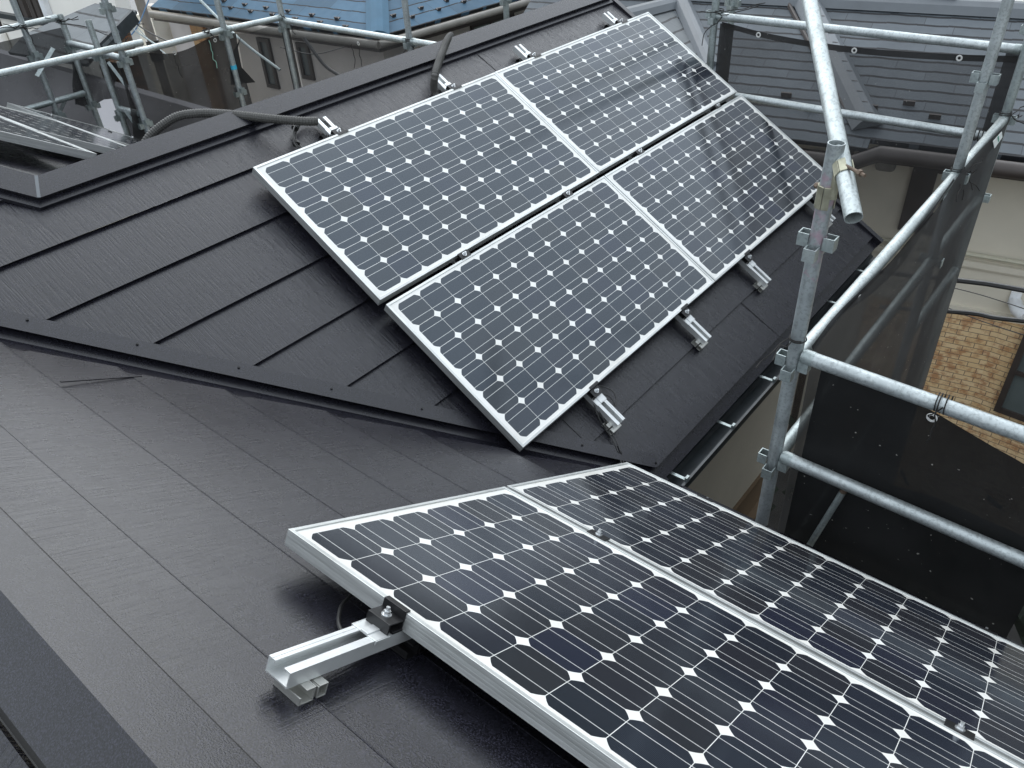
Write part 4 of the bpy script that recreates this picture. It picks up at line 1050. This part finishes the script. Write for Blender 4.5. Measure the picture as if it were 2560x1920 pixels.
b = MB(); b.tube([bc - ul * .08 - ur_ * .08 + gv, bc + dr_ * 14 - ur_ * .08 + gv], .06, 10); b.build('gutter', M['hood'], BH, smooth=True)
b = MB(); b.prism([bl_ + gv * 1.2, bc + gv * 1.2, bc + ul * .1 + ur_ * .1 + gv * 1.2, bl_ + ul * .1 + gv * 1.2], (0, 0, -.12)); b.prism([bc + gv * 1.2, bc + dr_ * 14 + gv * 1.2, bc + dr_ * 14 + ur_ * .1 + gv * 1.2, bc + ur_ * .1 + ul * .1 + gv * 1.2], (0, 0, -.12)); b.build('fascia', M['nbrown'], BH)
# snow guards on the blue roof
b0 = None
for F_, lst in ((FBl, ((665, 22), (681, 39), (720, 30), (738, 49), (780, 40), (800, 58), (843, 49), (864, 69), (560, 5), (577, 22), (612, 14), (627, 31))), (FBr, ((984, 42), (1031, 45), (1053, 23), (1097, 26), (1117, 4), (1160, 7)))):
    nn = F_.to_3x3() @ Z
    for px_ in lst:
        P = onpl(px_, bc, nn)
        if b0 is None:
            b = MB(); b.box((-.035, -.02, 0), (.035, .0, .055)); b.box((-.03, 0, 0), (.03, .06, .012)); b0 = b.build('snow_guard', M['nbrown'], BH); k = b0
        else: k = b0.copy(); C.objects.link(k); k.parent = BH
        mm = F_.copy(); mm.translation = P; k.matrix_local = mm
# walls of the blue house
wc = bc + ul * .5 + ur_ * .5; FWl = frame(V((wc.x, wc.y, BZ)), -dl_, Z); FWr = frame(V((wc.x, wc.y, BZ)), dr_, Z)
def loc_on(F, px, d=0):
    n_ = F.to_3x3() @ Z; q = F.inverted() @ onpl(px, F.translation + n_ * d, n_); return q
sL = 1 if loc_on(FWl, (500, 60)).x > 0 else -1
Lw = loc_on(FWl, (372, 60)).x
def wp(F, x0, x1, y0, y1, d0, d1, mat, name, parent=BH):
    b = MB(); b.box((min(x0, x1), min(y0, y1), min(d0, d1)), (max(x0, x1), max(y0, y1), max(d0, d1))); o = b.build(name, mat, parent); o.matrix_local = F; return o
nl_ = FWl.to_3x3() @ Z; dsgn = 1 if nl_.dot(-ul) > 0 else -1
nr_ = FWr.to_3x3() @ Z; dsgr = 1 if nr_.dot(-ur_) > 0 else -1
wp(FWl, 0, Lw * 1.0, -5.3, -.15, 0, -.2 * dsgn, M['nmauve'], 'wall')
wp(FWr, 0, (1 if loc_on(FWr, (1200, 60)).x > 0 else -1) * 12, -5.3, -.15, 0, -.2 * dsgr, M['nmauve'], 'wall')
xa, xb = loc_on(FWl, (430, 60)).x, loc_on(FWl, (486, 70)).x
wp(FWl, xa, xb, -5.3, -.3, 0, .06 * dsgn, M['ngrey'], 'wall_panel')
wp(FWl, loc_on(FWl, (486, 70)).x, loc_on(FWl, (518, 70)).x, -5.3, -.3, 0, .10 * dsgn, mat_brick('tan_tiles', (.42, .28, .15), (.36, .22, .11), (.12, .09, .07), .5, .17, 'XY'), 'tiled_column')
wp(FWl, loc_on(FWl, (372, 60)).x, loc_on(FWl, (428, 80)).x, -5.3, -.25, 0, .35 * dsgn, M['nwhite'], 'wall_panel')
def win_px(F, p0, p1, dsg, parent=BH, glass=None, fw=.07, mull=False):
    a_, b_ = loc_on(F, p0), loc_on(F, p1); x0, x1 = sorted((a_.x, b_.x)); y0, y1 = sorted((a_.y, b_.y))
    window(F, x0, x1, y0, y1, 0.0 if dsg > 0 else -.05, M['nbrown'], glass or M['glass'], parent, (('v', (x0 + x1) / 2),) if mull else (), fw)
win_px(FWl, (644, 92), (702, 222), dsgn, glass=M['glass']); win_px(FWl, (742, 104), (790, 200), dsgn); win_px(FWl, (532, 66), (560, 86), dsgn)
a_ = loc_on(FWr, (1174, 62)); b_ = loc_on(FWr, (1256, 62)); y1 = a_.y
window(FWr, min(a_.x, b_.x), max(a_.x, b_.x) + .3, y1 - 1.0, y1, .0 if dsgr > 0 else -.05, M['nbrown'], M['glassg'], BH, (('v', loc_on(FWr, (1225, 60)).x),), .06)
# chimney bit on the blue roof
P = onpl((496, -42), bc, FBl.to_3x3() @ Z); b = MB(); b.box((P.x - .25, P.y - .35, P.z - .2), (P.x + .25, P.y + .35, P.z + .9)); b.build('chimney', mat_brick('tan_tiles_chimney', (.42, .28, .15), (.36, .22, .11), (.12, .09, .07), .3, .1), BH)

# --- small grey roofed outbuilding at the left
SH = empty('house', 'low building with small grey slate gable roof at the upper left', 'house')
Pr = ony((237, 8), 11.0); k3 = math.atan(.30); FS2 = frame(Pr, -Y, V((math.cos(k3), 0, math.sin(k3)))); nS2 = FS2.to_3x3() @ Z
if nS2.z < 0: FS2 = frame(Pr, Y, V((math.cos(k3), 0, math.sin(k3)))); nS2 = FS2.to_3x3() @ Z
def pS2(px): return onpl(px, Pr, nS2)
pts = [pS2(p) for p in ((237, 8), (340, 26), (252, 122), (236, 122), (60, 112), (90, 76))]
flatframe(FS2, [pS2((237, 8)), pS2((340, 26)), pS2((250, 120)), pS2((62, 84))], M['slates'], 'roof_slope', SH, -.035)
flatframe(FS2, [pS2((62, 84)) - Z * .0, pS2((250, 120)), pS2((215, 160)), pS2((20, 130))], M['slates'], 'roof_slope', SH, -.035)
g0, g1 = pS2((336, 32)), pS2((238, 130))
b = MB(); b.prism([g0 - nS2 * -.03, g1 - nS2 * -.03, g1 - nS2 * .11, g0 - nS2 * .11], (0, .06, 0)); b.build('verge_board', M['gutter'], SH)
b = MB(); b.prism([g0 + V((-.05, .15, -.2)), g1 + V((.1, .15, -.2)), V((g1.x + .1, g1.y + .15, -8.3)), V((g0.x - .05, g0.y + .15, -8.3))], (0, .1, 0)); b.build('gable_wall', mat_brick('brown_wall_tiles', (.14, .10, .07), (.11, .08, .055), (.05, .04, .03), .3, .08), SH)
w5 = pS2((62, 84)); b = MB(); b.box((w5.x - .1, w5.y - 4.0, -8.3), (w5.x, w5.y + 2, w5.z - .3)); b.build('wall', M['ngrey'], SH)
# --- white house far left
WH = empty('house', 'white rendered house with dark vertical window slats at the top left corner', 'house')
xw = 6.9
def pX(px): return onx(px, xw)
A1, A2 = pX((143, 80)), pX((-60, 40))
b = MB(); b.box((xw, min(A1.y, A2.y), -8.3), (xw + .3, max(A1.y, A2.y) + 6, 2.5)); b.build('wall', M['nwhite'], WH)
yc = A1.y
b = MB(); b.box((xw, pX((292, 20)).y, -8.3), (xw + .25, yc - .01, 2.5)); b.build('wall', M['nwhite'], WH)
b = MB(); b.box((xw - .10, yc - .12, -3.6), (xw - .005, yc + .08, 2.5)); b.build('corner_pipe', M['white'], WH)
p1, p2 = pX((0, 30)), pX((132, 60))
b = MB(); b.prism([pX((-20, 24)), pX((134, 52)), pX((134, 63)), pX((-20, 36))], (-.12, 0, 0)); b.build('belt_course', M['gutter'], WH)
b0 = None
for px_ in (52, 66, 88, 103):
    top_, bot_ = pX((px_ - 6, -10)), pX((px_ + 12, 44 + (px_ - 50) * .17)); b = MB(); wdt = .09
    yy = bot_.y; b.box((xw - .08, yy - wdt, bot_.z), (xw - .002, yy + wdt, 2.2)); b.build('window_slat', M['nbrown'], WH)
b = MB(); q = pX((2, 60)); b.box((xw - .05, q.y - .05, -4.5), (xw - .002, q.y + .05, 0)); b.build('downpipe', M['nbrown'], WH)
q = pX((18, 105)); b = MB(); b.box((xw - .15, q.y - .2, q.z - .25), (xw - .002, q.y + .2, q.z + .25)); b.build('vent_hood', M['nwhite'], WH, bevel=.06)
# filler house behind nets at the left: grey wall with windows
FH = empty('house', 'grey walled building seen dimly through the nets at the far left', 'house')
b = MB(); b.box((2.0, 10.5, -8.3), (5.2, 10.7, -3.7)); b.build('wall', mat_plain('weathered_siding', (.20, .197, .19), .8, var=.2, scale=1.5), FH)
b = MB(); b.box((1.9, 10.42, -3.72), (5.3, 10.8, -3.64)); b.build('coping', M['nwall'], FH)
for (xa_, xb_) in ((10, 26), (92, 104), (132, 150), (205, 216)):
    p_, q_ = ony((xa_, 150), 10.44), ony((xb_, 150), 10.44); b = MB(); b.box((p_.x, 10.40, -8.3), (q_.x, 10.499, -3.73)); b.build('pilaster', M['nbrown'], FH)
for x_ in (2.7, 4.2):
    window(frame(V((x_, 10.5, -4.2)), X, Z), 0, .8, -1, 0, .0, M['nbrown'], M['glass'], FH, (), .06)
# distant roof behind the blue house
DH = empty('house', 'dark roof of a distant house along the top edge', 'house')
P = ray((330, -10)) * 28
b = MB(); b.prism([ray(p) * d for p, d in (((180, 8), 24), ((420, 40), 24), ((520, -60), 30), ((160, -60), 30))], (0, 0, -.3)); b.build('roof_slope', M['gutter'], DH)
b = MB(); b.prism([ray(p) * 24.2 for p in ((170, 3), (420, 42), (420, 80), (170, 40))], (.2, .2, 0)); b.build('wall', M['nwall'], DH)
FR = empty('house', 'pale building with grille glimpsed beyond the slate ridge, top right corner', 'house')
b = MB(); b.prism([ray(p) * 22 for p in ((2330, 60), (2700, 90), (2700, -80), (2330, -80))], (.4, 0, 0)); b.build('wall', M['nwhite'], FR)
# utility pole
pp1, pp0 = ray((350, 0)) * 14.3, ray((382, 108)) * 14.6
root = empty('utility_pole', 'weathered concrete utility pole at the upper left with wires attached', 'utility pole')
px0 = onz((382, 108), -3.35); px0 = ray((382, 108)) * 14.6
b = MB(); b.tube([(px0.x, px0.y, -8.3), (px0.x, px0.y, 3)], .085, 16); b.build('shaft', M['concrete'], root, smooth=True)
b = MB(); b.tube([V((px0.x, px0.y, px0.z - .3)), V((px0.x, px0.y, px0.z + .05))], .12, 8); b.build('wire_bundle', M['dark'], root)
for i, (a_, b_, r_, mt, lb) in enumerate((((258, 0), (395, 115), .02, 'galvd', 'grey service cable slanting down past the utility pole'), ((285, 15), (430, 108), .016, 'dark', 'dark cable slanting past the utility pole'),
        ((372, 0), (306, 110), .016, 'bluewire', 'blue sheathed wire leaning left of the utility pole'), ((310, 28), (420, 140), .012, 'galvd', 'thin grey wire from the insulator to the nets'),
        ((500, 0), (700, 175), .03, 'galvd', 'pair of grey cables slanting behind the blue roof eave'), ((270, 30), (360, 60), .012, 'dark', 'short dark wire by the small grey roof'), ((700, 118), (860, 118), .008, 'dark', 'thin level wire behind the net'), ((760, 95), (850, 190), .03, 'dark', 'dark thick cable sloping behind the thin net'))):
    d_ = 13.5 if i != 4 else 12.0
    if i in (6, 7): d_ = 9.6
    A, B = ray(a_) * d_, ray(b_) * d_; mid = (A + B) / 2 - Z * .08
    wire([A, mid, B], r_ * .7, lb, mt)
